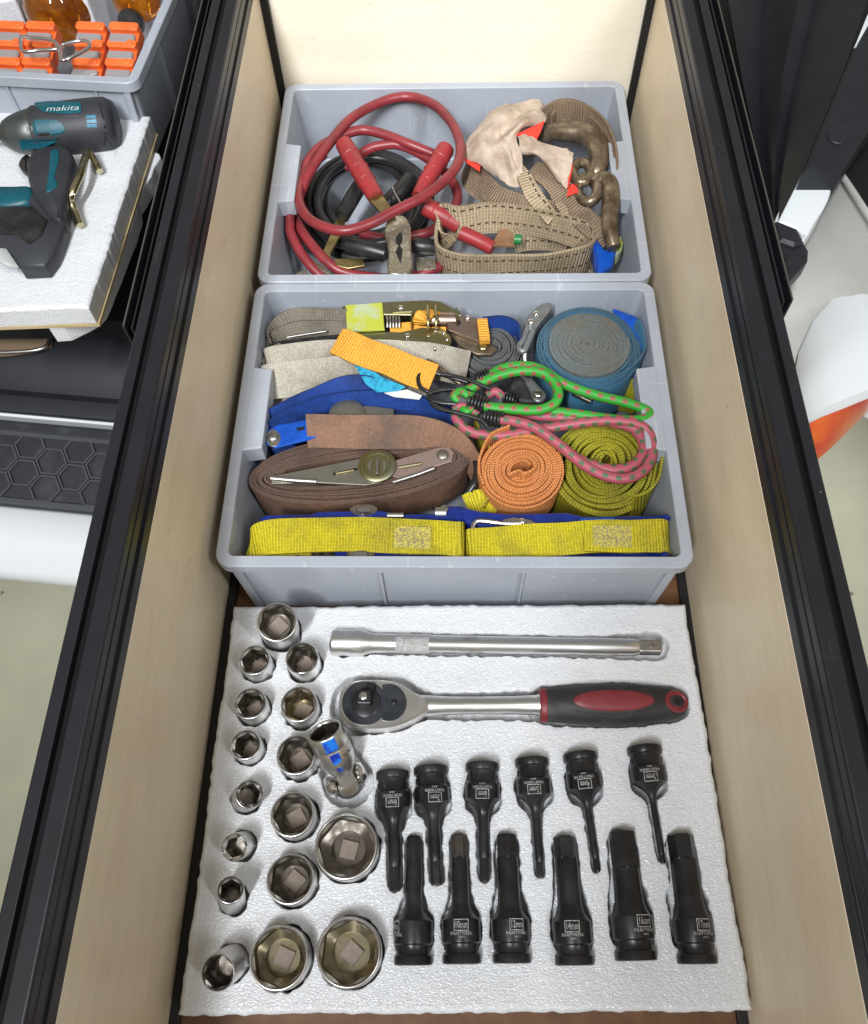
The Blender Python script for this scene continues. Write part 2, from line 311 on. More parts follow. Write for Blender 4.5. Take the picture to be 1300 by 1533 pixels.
# ------------------------------------------------------------------ the drawer
XL, XR, YB, ZW = -.2124, .2194, .9304, .2128
YF = -.20
dr = thing('pull_out_drawer', 'long open birch plywood drawer with black grooved side rails', 'drawer', (0, .3, 0))
MB().box(((XL + XR) / 2, (YF + YB) / 2, -.006), (XR - XL + .03, YB - YF, .012)).build('bottom_panel', M['film'], dr)
for sx, x in ((-1, XL), (1, XR)):
    MB().box((x + sx * .0075, (YF + YB) / 2, ZW / 2 + .001), (.015, YB - YF, ZW - .002)).build('side_panel', M['birch'], dr, bevel=.0006)
MB().box(((XL + XR) / 2, YB + .0076, .16), (XR - XL + .03, .015, .32)).build('back_panel', M['birch_back'], dr, bevel=.0006)
for sx, x in ((-1, XL), (1, XR)):
    # black extrusion on the wall's top: its inner face has two grooves, its top one open slot
    P = [(0, 0), (0, .011), (-.003, .0115), (-.003, .0155), (-.0012, .016), (-.0012, .0245), (-.004, .025), (-.004, .0288), (0, .0293), (0, .037), (.0012, .0382),
         (.0115, .0382), (.0115, .0310), (.0175, .0310), (.0175, .0382), (.0248, .0382), (.026, .037), (.026, 0)]
    # local: first = outward from the inner wall face, second = up
    pr = [(-p[0] if p[0] < 0 else p[0], p[1]) for p in P]
    L = [[np.array([x + sx * a, y, ZW + .0004 + h]) for a, h in pr] for y in (YF, YB + .02)]
    r = MB().loops(L).build('side_rail', M['rail'], dr, smooth=25, bevel=.0004)
    MB().box((x + sx * .0145, (YF + YB) / 2, ZW + .0325), (.0056, YB - YF, .002)).build('slot_floor', M['slot'], r)
    MB().box((x - sx * .004, (YF + YB) / 2, .003), (.0078, YB - YF - .01, .006)).build('floor_strip', M['blackstrip'], dr, bevel=.0005)
    MB().box((x - sx * .0045, YB - .003, .17), (.0088, .0055, .30)).build('corner_strip', M['blackstrip'], dr, bevel=.0005)

# ------------------------------------------------------------------ grey stacking boxes
def grey_box(label, c, wx, dy, h, zb, yaw=0, ribs=(-.3, 0.0, .3), handle=True, group='grey stacking boxes'):
    t = thing('storage_box', label, 'storage box', (c[0], c[1], zb), group)
    ca, sa = math.cos(yaw), math.sin(yaw)
    def lp(w_, d_, r, z): return [np.array([c[0] + ca * a - sa * b, c[1] + sa * a + ca * b, zb + z]) for a, b in rrect(w_, d_, r)]
    L = [lp(wx - .030, dy - .012, .010, 0), lp(wx - .028, dy - .010, .010, .001), lp(wx - .018, dy - .010, .011, h - .012), lp(wx - .0025, dy - .0025, .013, h - .0125), lp(wx, dy, .014, h - .0115),
         lp(wx, dy, .014, h - .001), lp(wx - .002, dy - .002, .013, h), lp(wx - .0195, dy - .0195, .006, h), lp(wx - .021, dy - .021, .0055, h - .001), lp(wx - .035, dy - .029, .006, .006), lp(wx - .039, dy - .033, .004, .004)]
    b = MB().loops(L).build('shell', M['grey'], t, smooth=30)
    X = np.array([ca, sa, 0]); Y = np.array([-sa, ca, 0])
    for k in ribs:   # thin upright ribs on the front wall
        z0, z1 = .002, h - .012
        o = np.array([c[0], c[1], zb]) + X * k * wx
        def q(d, z): return o - Y * ((dy - .010) / 2 + d) + EZ * z
        V = []
        for d in (-.001, .0030):
            for z in (z0, z1):
                for s in (-.0012, .0012): V.append(q(d, z) + X * s)
        MB().add(V, [(4, 5, 7, 6), (0, 4, 6, 2), (1, 3, 7, 5), (2, 6, 7, 3), (0, 1, 5, 4)]).build('rib', M['grey'], t, smooth=0, bevel=.0004)
    for s in (-1, 1):  # corner ribs
        o = np.array([c[0], c[1], zb]) + X * s * (wx / 2 - .020)
        def q(d, z, e): return o - X * s * (-.005 * z / h) - Y * ((dy - .010) / 2 + d) + EZ * z + X * e
        V = [q(d, z, e) for d in (-.002, .0034) for z in (.002, h - .012) for e in (-.004, .004)]
        MB().add(V, [(4, 5, 7, 6), (0, 4, 6, 2), (1, 3, 7, 5), (2, 6, 7, 3), (0, 1, 5, 4)]).build('corner_rib', M['grey'], t, smooth=0, bevel=.0015)
    if handle:
        for s in (-1, 1):
            o = np.array([c[0], c[1], zb]) + X * s * (wx / 2 - .0175) + Y * .004
            ax = (X * s, Y, EZ)
            m = MB(); hw = .044
            pts = [(-.0105, -hw), (.008, -hw - .003), (.008, hw + .003), (-.0105, hw)]
            m.loops([[o + ax[0] * a * 1 + ax[1] * b + EZ * z for a, b in pts] for z in (h - .020, h + .0006)])
            m.build('grip', M['grey'], t, smooth=0, bevel=.0012)
    return t
Y2 = .2897; D2 = .3145; Y3 = .6060
grey_box('grey plastic box of coiled ratchet straps, nearer of the two in the drawer', (0, Y2 + D2 / 2), .400, D2, .10, .0006, ribs=(-.155, .150))
grey_box('grey plastic box holding jumper cables, against the drawer back panel', (0, Y3 + D2 / 2), .400, D2, .10, .0006, ribs=(-.155, .150))

# ------------------------------------------------------------------ foam sheet with pockets cut for the tools
ZF = .035
POCKETS = []      # (ax, ay, bx, by, ra, rb, depth) capsules in plan
def pocket(p, q, ra, rb, depth): POCKETS.append((p[0], p[1], q[0], q[1], ra, rb, depth))
def vnoise(x, y, sc, seed):
    r = np.random.default_rng(seed); G = r.random((256, 256)); xs = x / sc; ys = y / sc; xi = np.floor(xs).astype(int); yi = np.floor(ys).astype(int); fx = xs - xi; fy = ys - yi
    fx = fx * fx * (3 - 2 * fx); fy = fy * fy * (3 - 2 * fy); g = lambda a, b: G[a % 256, b % 256]
    return (g(xi, yi) * (1 - fx) + g(xi + 1, yi) * fx) * (1 - fy) + (g(xi, yi + 1) * (1 - fx) + g(xi + 1, yi + 1) * fx) * fy
def foam_sheet(corners, z, zb, nx, ny, pockets, name, parent=None, seed=1, rough_edge=.0008):
    (FL, FR, BR, BL) = [np.asarray(c[:2], float) for c in corners]
    s, t = np.meshgrid(np.linspace(0, 1, nx), np.linspace(0, 1, ny))
    X = (FL[0] * (1 - s) + FR[0] * s) * (1 - t) + (BL[0] * (1 - s) + BR[0] * s) * t
    Y = (FL[1] * (1 - s) + FR[1] * s) * (1 - t) + (BL[1] * (1 - s) + BR[1] * s) * t
    ed = np.minimum(np.minimum(s, 1 - s) * np.linalg.norm(FR - FL), np.minimum(t, 1 - t) * np.linalg.norm(BL - FL))
    wob = np.clip(1 - ed / .008, 0, 1)
    X += wob * (vnoise(X, Y, .006, seed) - .5) * 2 * rough_edge + wob * (vnoise(X, Y, .05, seed + 9) - .5) * 2 * rough_edge
    Y += wob * (vnoise(X, Y, .006, seed + 1) - .5) * 2 * rough_edge + wob * (vnoise(X, Y, .05, seed + 8) - .5) * 2 * rough_edge
    Z = np.full_like(X, z) + (vnoise(X, Y, .03, seed + 2) - .5) * .0010 + (vnoise(X, Y, .0035, seed + 3) - .5) * .00022 + (vnoise(X, Y, .0017, seed + 4) - .5) * .00022
    Z -= .0025 * np.clip(1 - ed / .004, 0, 1) ** 2
    jag = (vnoise(X, Y, .005, seed + 5) - .5) * .0022
    dep = np.zeros_like(X)
    for ax_, ay_, bx_, by_, ra, rb, d in pockets:
        dx, dy = bx_ - ax_, by_ - ay_; l2 = dx * dx + dy * dy + 1e-12
        h = np.clip(((X - ax_) * dx + (Y - ay_) * dy) / l2, 0, 1)
        sd = np.hypot(X - ax_ - h * dx, Y - ay_ - h * dy) - (ra + (rb - ra) * h) + jag
        k = np.clip(.5 - sd / .0016, 0, 1); lip = np.exp(-(sd / .004) ** 2) * .0006
        dep = np.maximum(dep, d * k * k * (3 - 2 * k)); Z -= lip * 0.4
    Z -= dep
    top = np.stack([X, Y, Z], -1).reshape(-1, 3); idx = np.arange(nx * ny).reshape(ny, nx)
    q = np.stack([idx[:-1, :-1], idx[:-1, 1:], idx[1:, 1:], idx[1:, :-1]], -1).reshape(-1, 4)
    per = np.concatenate([idx[0, :-1], idx[:-1, -1], idx[-1, :0:-1], idx[:0:-1, 0]])
    bot = top[per].copy(); bot[:, 2] = zb; nb = len(top); V = np.concatenate([top, bot]); k = len(per); j = np.arange(k)
    side = np.stack([per[j], nb + j, nb + (j + 1) % k, per[(j + 1) % k]], -1)
    Q = np.concatenate([q, side])
    me = bpy.data.meshes.new(name); me.vertices.add(len(V)); me.vertices.foreach_set('co', V.astype(np.float32).ravel())
    me.loops.add(Q.size); me.loops.foreach_set('vertex_index', Q.astype(np.int32).ravel())
    me.polygons.add(len(Q)); me.polygons.foreach_set('loop_start', np.arange(0, Q.size, 4, dtype=np.int32)); me.polygons.foreach_set('loop_total', np.full(len(Q), 4, np.int32))
    me.polygons.foreach_set('use_smooth', np.concatenate([np.ones(len(q), bool), np.zeros(len(side), bool)]))
    me.update(calc_edges=True); me.validate(); me.materials.append(M['foam'])
    o = bpy.data.objects.new(name, me); COL.objects.link(o)
    if parent is not None:
        o.parent = parent
        if parent.type == 'EMPTY': o.matrix_parent_inverse = Matrix.Translation(-Vector(parent.location))
    return o

# ------------------------------------------------------------------ chrome sockets
def socket(top, rp, label, lift=.018, base=None, hexr=.80, rot=0.0, boremat='bore', cham=.86, drive=True, lean_len=.036, bore=.62, mtl='chrome', group='chrome hexagon sockets in the foam'):
    zt = ZF + lift; T = at(top[0], top[1], zt); R = rp * pxm(top[0], top[1], zt)
    if base is None: B = np.array([T[0], T[1], .004])
    else:
        zb_ = base[2]; B = at(base[0], base[1], zb_)
    ax = unit(T - B); Hh = float(np.linalg.norm(T - B))
    t = thing('socket', label, 'socket', B, group)
    x, y, z = frame(ax, (1, 0, 0))
    MB().lathe([(R * .93, 0), (R, .001), (R, Hh - .0035), (R * 1.0, Hh - .0016), (R * .985, Hh - .0006), (R * .965, Hh - .0001), (R * .945, Hh), (R * .925, Hh - .0003)], B, ax, 48, cap1=False).build('body', M[mtl], t, smooth=35)
    # opening: bevel ring to hexagon, hexagon bore, shoulder, round bore, drive square
    n = 48; A = np.arange(n) / n * 2 * math.pi
    def hexpt(a, r):
        k = ((a - rot) % (math.pi / 3)) - math.pi / 6; return r * math.cos(math.pi / 6) / math.cos(k)
    hr = R * (cham + .015)
    dh = min(.014, Hh * .42)
    def ring(f, d): return [B + z * (Hh - d) + (x * math.cos(a) + y * math.sin(a)) * f(a) for a in A]
    MB().loops([ring(lambda a: R * .926, .0003), ring(lambda a: R * .905, .0012), ring(lambda a: min(R * .90, hexpt(a, hr) * 1.0), .0030)], False, False).build('lip', M['chrome'], t, smooth=35)
    L = [ring(lambda a: min(R * .90, hexpt(a, hr)), .0029), ring(lambda a: min(R * .90, hexpt(a, hr)), dh), ring(lambda a: R * bore, dh + .0035), ring(lambda a: R * bore, dh + .010)]
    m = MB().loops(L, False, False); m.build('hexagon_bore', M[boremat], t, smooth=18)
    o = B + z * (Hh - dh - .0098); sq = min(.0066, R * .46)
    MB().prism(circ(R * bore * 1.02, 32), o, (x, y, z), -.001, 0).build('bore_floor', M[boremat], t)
    if drive:
        c_, s_ = math.cos(rot + .45), math.sin(rot + .45)
        MB().prism([(c_ * a - s_ * b, s_ * a + c_ * b) for a, b in ((-sq, -sq), (sq, -sq), (sq, sq), (-sq, sq))], o, (x, y, z), .0002, .0022).build('drive_square', M['drive'], t, smooth=0, bevel=.0004)
    # one thin turned line near the foot of the body
    MB().lathe([(R * 1.0005, Hh * .33), (R * 1.012, Hh * .34), (R * 1.012, Hh * .37), (R * 1.0005, Hh * .38)], B, ax, 48, cap0=False, cap1=False).build('turned_ring', M[mtl], t)
    pocket(B + (T - B) * .55, B + (T - B) * min(1, ZF / zt), R + .0008, R + .0010, .024)
    return t
socket((414.5, 931), 30, 'tallest chrome socket, at the back left corner of the foam', .043, base=(424, 953, .004), rot=.4, cham=.90)
socket((380.5, 988), 23.5, 'small chrome socket left of the polished one, second row from the back', .018, rot=.9, cham=.84)
socket((452, 985), 25, 'polished chrome socket with dark bore, touching the tallest socket', .020, rot=.15, cham=.9, mtl='bright')
socket((374.5, 1053), 24, 'small chrome socket at left, level with the ratchet head', .018, rot=.1, cham=.84)
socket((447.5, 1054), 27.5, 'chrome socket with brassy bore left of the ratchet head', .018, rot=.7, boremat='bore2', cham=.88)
socket((367.5, 1115), 22.5, 'small chrome socket left of the one beside the swivel joint', .018, rot=.5, cham=.82)
socket((443.5, 1130), 30, 'chrome socket touching the blue-marked swivel joint', .018, rot=.2, cham=.9)
socket((374, 1189), 21, 'small chrome socket leaning right in a dark oversized pocket', .020, base=(362, 1203, .008), rot=.3, cham=.8, drive=False)
socket((437.5, 1219), 33, 'chrome socket below the swivel joint, left of the big dark-bored one', .018, rot=.1, cham=.9)
socket((351, 1269), 20, 'smallest chrome socket leaning left, white-rimmed round bore', .024, base=(372, 1262, .010), rot=.3, cham=.74, drive=False)
socket((345, 1332), 20, 'slim chrome socket with stepped ring leaning back, above the bottom left deep one', .030, base=(352, 1362, .006), rot=.6, cham=.8, drive=False)
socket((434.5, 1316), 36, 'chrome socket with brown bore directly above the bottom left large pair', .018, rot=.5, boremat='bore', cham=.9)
socket((518, 1267), 47.5, 'large chrome socket with dark bore beside the 8 mm bit', .017, rot=.9, cham=.92, bore=.55)
socket((326, 1457), 26, 'deep chrome socket tipped left in the front left corner', .030, base=(362, 1430, .010), rot=.3, cham=.88, drive=False)
socket((417, 1434), 44.5, 'large brassy chrome socket, left one of the front pair', .018, rot=.75, boremat='bore2', cham=.92, bore=.6)
socket((522, 1426), 48.5, 'large brassy chrome socket, right one of the front pair by the lower bits', .017, rot=.45, boremat='bore2', cham=.92, bore=.6)

# ------------------------------------------------------------------ impact hexagon bits
def wrap_text(mb, V, F, R, o, ax, up, rx, size, dx, dy, flip=1):
    """lay flat lettering on a cylinder: local x runs round the body, y along the axis"""
    Q = []
    for vx, vy, _ in V:
        a = (vx * size + dx) / R * flip; h = (vy * size + dy) * flip
        Q.append(o + ax * h + (rx * math.sin(a) + up * math.cos(a)) * (R + .00012))
    mb.add(Q, F)
def bit(head, tip, size, rs, label, fr, zax=.037, RR=26.5, hexstart=.80, roll=0.0, tipmat='blackox', upper=True, faint=0, shoulder=None):
    H = at(head[0], head[1], zax); T = at(tip[0], tip[1], zax); s = pxm((head[0] + tip[0]) / 2, (head[1] + tip[1]) / 2, zax)
    R = RR * s; r = rs * s * (.9 if upper else 1); Ld = float(np.linalg.norm(T - H)); ax = unit(T - H)
    t = thing('hexagon_bit', label, 'hex bit', (H + T) / 2 - EZ * .012, fr)
    rx, up_, _ = None, None, None
    up = unit(EZ - np.dot(EZ, ax) * ax); rx = np.cross(ax, up)     # rx: right when ax points up the page
    b0, b1, c1 = (.19, .315, .47) if upper else (.16, .325, .46)
    pr = [(R * .80, 0), (R * .95, .004), (R * .985, .010), (R * .985, .065), (R * .96, .072), (R * .885, .082), (R * .865, .10), (R * .865, b0 - .03), (R * .90, b0 - .012), (R * .99, b0), (R, b0 + .006), (R, b1), (R * .965, b1 + .008)]
    MB().lathe([(a, h * Ld) for a, h in pr], H, ax, 44, ref=up).build('head', M['blackox'], t, smooth=32)
    cone = [(R * .955, b1 + .008)]
    for k in range(1, 9):
        u = k / 8; cone.append((r * 1.08 + (R * .955 - r * 1.08) * (1 - u) ** 1.9, b1 + .008 + (c1 - b1 - .008) * u))
    cone += [(r * 1.06, c1 + .02), (r * 1.02, hexstart - .06), (r * 1.0, hexstart), (r * .88, hexstart + .012)]
    MB().lathe([(a, h * Ld) for a, h in cone], H, ax, 32, ref=up).build('shank', M['blackox'], t, smooth=45)
    hx = [(r * .95, hexstart - .03), (r * 1.05 if not upper else r * .97, hexstart + .004), (r * (1.05 if not upper else .97), .985), (r * .86, 1.0)]
    MB().lathe([(a, h * Ld) for a, h in hx], H, ax, 6, ref=up, rot=roll).build('hexagon_tip', M[tipmat], t, smooth=0, bevel=.0004)
    # detent hole in the groove
    p = H + ax * .13 * Ld
    for sg in (-1, 1):
        d = unit(rx * sg * .95 + up * .12)
        MB().lathe([(.0022, 0), (.0022, .0008)], p + d * (R * .845), d, 14).build('detent_hole', M['dark'], t, smooth=0)
    fl = -1 if upper else -1
    m = MB(); cx = (b0 + b1) / 2 * Ld
    # lettering reads from the head side on both rows: text up = towards the tip for lower row
    k = 1.0
    flip = 1
    rr = R; a_off = roll_off = faint
    size_t = rr * .50
    V, F = text_geo(size); wrap_text(m, V * np.array([.52, .95, 1]), F, rr, H + ax * cx, ax, up, rx, size_t, a_off * rr, rr * .26, 1)
    V, F = outline_rect(1, 1, .05)
    # frame round the size, split so that it follows the curve
    fw, fh, ft = rr * .76, rr * .54, rr * .035
    for (x0, x1, y0, y1) in ((-fw / 2, fw / 2, -fh / 2, -fh / 2 + ft), (-fw / 2, fw / 2, fh / 2 - ft, fh / 2), (-fw / 2, -fw / 2 + ft, -fh / 2, fh / 2), (fw / 2 - ft, fw / 2, -fh / 2, fh / 2)):
        n = 8; Vq = []; Fq = []
        for i in range(n + 1):
            xx = x0 + (x1 - x0) * i / n; Vq += [(xx, y0, 0), (xx, y1, 0)]
            if i: Fq.append((2 * i - 2, 2 * i, 2 * i + 1, 2 * i - 1))
        wrap_text(m, np.array(Vq), Fq, rr, H + ax * cx, ax, up, rx, 1, a_off * rr, rr * .26, 1)
    V, F = text_geo('KRAFTWERK'); wrap_text(m, V * np.array([1.0, 1.1, 1]), F, rr, H + ax * cx, ax, up, rx, rr * .20, a_off * rr, -rr * .13, 1)
    V, F = text_geo('34673'); wrap_text(m, V, F, rr, H + ax * cx, ax, up, rx, rr * .13, a_off * rr, -rr * .30, 1)
    m.build('lettering', M['print'], t, smooth=0)
    q = H + ax * Ld * .33
    pocket(H + ax * .02, H + ax * Ld * .30, R * 1.02, R * 1.04, .016); pocket(q, H + ax * Ld * .47, R * 1.0, r * 1.5, .013); pocket(H + ax * Ld * .42, T - ax * (r + .001), r * 1.25, r * 1.15, .012)
    return t
G1 = 'upper row of black hexagon bits'; G2 = 'lower row of black hexagon bits'
bit((588, 1155), (592, 1335), '8mm', 10.5, 'black hexagon bit marked 8mm, leftmost of the upper row', G1, RR=26, hexstart=.80, faint=.0)
bit((645, 1148), (654, 1326), '7mm', 10, 'black hexagon bit marked 7mm in the upper row', G1, RR=27, hexstart=.80, faint=-.18, roll=.5)
bit((722, 1143), (725.5, 1321), '6mm', 9.0, 'black hexagon bit marked 6mm, third of the upper row', G1, RR=26.5, hexstart=.80, faint=.05)
bit((796, 1136), (810, 1315), '5mm', 7.2, 'black hexagon bit marked 5mm in the upper row', G1, RR=26.5, hexstart=.86, faint=.08, roll=.5)
bit((868, 1128), (895, 1306), '4mm', 6, 'black hexagon bit marked 4mm with thin shank', G1, RR=27, hexstart=.88, faint=.12)
bit((964, 1118), (993, 1293), '3mm', 5.2, 'black hexagon bit marked 3mm with the thinnest shank, rightmost of the upper row', G1, RR=27, hexstart=.92, faint=.10)
bit((619, 1446), (620, 1252), '9mm', 12, 'black hexagon bit with its marking rolled out of sight, leftmost of the lower row', G2, RR=28.5, hexstart=.80, faint=-1.15, upper=False)
bit((692, 1444), (687, 1249), '10mm', 12.5, 'black hexagon bit marked 10mm with browned tip', G2, RR=28.5, hexstart=.81, tipmat='browntip', faint=0, upper=False, roll=.5)
bit((767, 1443), (758, 1249), '12mm', 16, 'black hexagon bit marked 12mm in the lower row', G2, RR=28.5, hexstart=.81, faint=.28, upper=False)
bit((861, 1446), (845, 1252), '14mm', 17, 'black hexagon bit marked 14mm in the lower row', G2, RR=29, hexstart=.82, faint=-.1, upper=False, roll=.5)
bit((953, 1439), (930, 1244), '16mm', 20, 'thick black hexagon bit marked 16mm in the lower row', G2, RR=31, hexstart=.70, faint=.45, upper=False)
bit((1045, 1444), (1018, 1249), '17mm', 20, 'thick black hexagon bit marked 17mm, rightmost of the lower row', G2, RR=29.5, hexstart=.80, faint=.35, upper=False, roll=.5)

# ------------------------------------------------------------------ ratchet, extension bar, swivel joint
def ratchet():
    zc = .038; c = at(800, 1056, zc); t = thing('socket_ratchet', 'chrome socket ratchet with black and red rubber grip', 'ratchet', c - EZ * .01)
    def q(x, y): return at(x, y, .050)[:2]
    o = np.zeros(3)
    out = cat([(508, 1052), (514, 1031), (532, 1020), (556, 1018), (580, 1019), (600, 1024), (618, 1036), (636, 1045), (640, 1060), (634, 1068), (612, 1080), (590, 1088), (560, 1091), (532, 1089), (513, 1076)], 4, True)
    P2 = [q(*p) for p in out]
    MB().prism(P2, o, AX, .022, .0515, .0016).build('head', M['chrome'], t, smooth=30)
    pl = []
    for k in range(28):
        a = math.radians(38 + (322 - 38) * k / 27); pl.append((546 + 34 * math.cos(a), 1053 + 33 * math.sin(a)))
    for k in range(18):
        a = math.radians(-112 + 224 * k / 17); pl.append((582 + 27 * math.cos(a), 1052 + 28 * math.sin(a)))
    P3 = [at(x, y, .052)[:2] for x, y in pl]
    MB().prism(P3, o, AX, .0505, .0524).build('cover_plate', M['plate'], t, smooth=30)
    a0 = at(546, 1048, .0524)
    MB().lathe([(.0122, 0), (.0122, .0012), (.0105, .002)], at(548, 1052, .0524), EZ, 28).build('drive_collar', M['blackox'], t)
    d = MB().box(at(546, 1046, .058) + np.array([0, 0, 0]), (.0115, .0115, .012)).build('drive_square', M['blackox'], t, smooth=0, bevel=.0012)
    MB().lathe([(.0032, 0), (.0032, .0006), (.002, .0012)], at(544, 1042, .064), EZ, 16).build('ball_detent', M['bright'], d)
    MB().lathe([(.0024, 0), (.0022, .002), (.0016, .0024)], at(590, 1052, .0524), EZ, 16).build('screw', M['blackox'], t)
    MB().box(at(556, 1036, .0545), (.006, .016, .004)).build('direction_lever', M['blackox'], t, smooth=0, bevel=.001)
    A = at(622, 1057, zc); B = at(1026, 1054, zc); ax = unit(B - A); L = float(np.linalg.norm(B - A)); s = pxm(800, 1056, zc)
    MB().lathe([(17 * s, 0), (15.5 * s, .012), (13.5 * s, .03), (13 * s, .05), (13.5 * s, .085), (15 * s, .101), (17.5 * s, .106), (17.5 * s, .112)], A, ax, 36, ref=EZ).build('shaft', M['chrome'], t, smooth=50)
    g0 = float(np.linalg.norm(at(812, 1056, zc) - A))
    prof = []
    for f, r in ((0, 24), (.012, 25.5), (.1, 26.5), (.25, 29.5), (.42, 31), (.6, 30.5), (.75, 28), (.86, 24.5), (.93, 21), (.975, 15), (1, 6)): prof.append((f, r))
    gl = L - g0
    pr = cat([(f * gl + g0 + .002, r * s, 0) for f, r in prof], 5)
    MB().lathe([(p[1], p[0]) for p in pr], A, ax, 40, ref=EZ, sx=.80).build('grip', M['rubber'], t, smooth=60)
    MB().lathe([(20 * s, g0 - .0025), (24.5 * s, g0 - .002), (26 * s, g0 - .0005), (26.2 * s, g0 + .003), (25 * s, g0 + .0035)], A, ax, 40, ref=EZ, sx=.82).build('red_collar', M['red'], t)
    side = np.cross(EZ, ax)
    def top(h, lat, eps):
        r = np.interp(h, pr[:, 0], pr[:, 1]); zz = math.sqrt(max(0, 1 - (lat / r) ** 2)) * r * .80; return A + ax * h + side * lat + EZ * (zz + eps)
    def patch(hc, hl, wl, eps, name, mt, parent=t, n=28, rings=7):
        V = [top(hc, 0, eps)]; F = []
        for i in range(1, rings + 1):
            for k in range(n):
                a = 2 * math.pi * k / n; e = eps if i < rings else -.0004
                V.append(top(hc + hl * i / rings * math.cos(a), wl * i / rings * math.sin(a), e))
        for k in range(n): F.append((0, 1 + k, 1 + (k + 1) % n))
        for i in range(rings - 1):
            for k in range(n): F.append((1 + i * n + k, 1 + (i + 1) * n + k, 1 + (i + 1) * n + (k + 1) % n, 1 + i * n + (k + 1) % n))
        return MB().add(V, F).build(name, mt, parent, smooth=60)
    patch(g0 + gl * .46, .047, .0125, .0005, 'grip_rim', M['rubber']); patch(g0 + gl * .485, .036, .0098, .0012, 'red_inlay', M['red'])
    hp = g0 + gl * .925; p = top(hp, 0, -.0012)
    a = np.arange(24) / 24 * 2 * math.pi
    MB().tube([top(hp + .0085 * math.cos(k), .0075 * math.sin(k), -.0004) for k in a], .0019, 8, True).build('hanging_hole_rim', M['red'], t)
    MB().add([top(hp + .007 * math.cos(k), .006 * math.sin(k), .00025) for k in a], [tuple(range(24))]).build('hanging_hole', M['red'], t, smooth=0)
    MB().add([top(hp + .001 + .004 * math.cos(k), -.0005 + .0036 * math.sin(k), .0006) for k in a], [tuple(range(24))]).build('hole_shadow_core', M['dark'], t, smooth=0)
    pocket(at(540, 1056, ZF), at(590, 1054, ZF), 45 * s, 41 * s, .014); pocket(at(590, 1054, ZF), at(650, 1058, ZF), 38 * s, 18 * s, .014)
    pocket(at(640, 1058, ZF), at(812, 1056, ZF), 20 * s, 22 * s, .012); pocket(at(820, 1056, ZF), at(920, 1055, ZF), 29 * s, 34 * s, .014); pocket(at(920, 1055, ZF), at(1005, 1054, ZF), 34 * s, 27 * s, .014)
ratchet()
def extension():
    zc = .0375; A = at(497, 962, zc); B = at(990, 970, zc); ax = unit(B - A); L = float(np.linalg.norm(B - A)); s = pxm(740, 966, zc)
    t = thing('extension_bar', 'long satin chrome extension bar with knurled band', 'extension bar', (A + B) / 2 - EZ * .012)
    fx = lambda p: (p - 497) / 493 * L
    MB().lathe([(17 * s, 0), (19.5 * s, .0012), (20 * s, .003), (20 * s, fx(540)), (19 * s, fx(546)), (15.5 * s, fx(556)), (14.8 * s, fx(562)), (14.6 * s, fx(594))], A, ax, 40, ref=EZ).build('drive_socket', M['chrome'], t, smooth=40)
    MB().lathe([(14.9 * s, fx(594)), (14.9 * s, fx(644))], A, ax, 40, ref=EZ, cap0=False, cap1=False).build('knurled_band', M['knurl'], t)
    MB().lathe([(14.5 * s, fx(644)), (13.4 * s, fx(650)), (13.2 * s, fx(800)), (12.9 * s, fx(872)), (13.4 * s, fx(876)), (13.0 * s, fx(930)), (13.0 * s, fx(950)), (11 * s, fx(957))], A, ax, 40, ref=EZ).build('bar', M['barsteel'], t, smooth=50)
    MB().box(A + ax * (fx(973)), (L * .068, 19 * s, 19 * s), (ax, np.cross(EZ, ax), EZ)).build('square_drive', M['steel'], t, smooth=0, bevel=.0014)
    MB().lathe([(.0026, 0), (.0022, .001)], A + ax * fx(975) + EZ * 9.4 * s, EZ, 14).build('ball_detent', M['bright'], t)
    pocket(at(515, 963, ZF), at(545, 963, ZF), 21 * s, 19 * s, .014); pocket(at(545, 963, ZF), at(940, 969, ZF), 17 * s, 16 * s, .013); pocket(at(925, 968, ZF), at(980, 966, ZF), 20 * s, 22 * s, .012)
M['knurl'] = mat('knurled_steel', (.62, .61, .60), .4, 1, bump=(1500, .9, .0012))
M['barsteel'] = mat('bar_steel', (.66, .65, .64), .30, 1, c2=(.30, .26, .21), nscale=38, ncon=(.56, .78), rough2=.5)
extension()
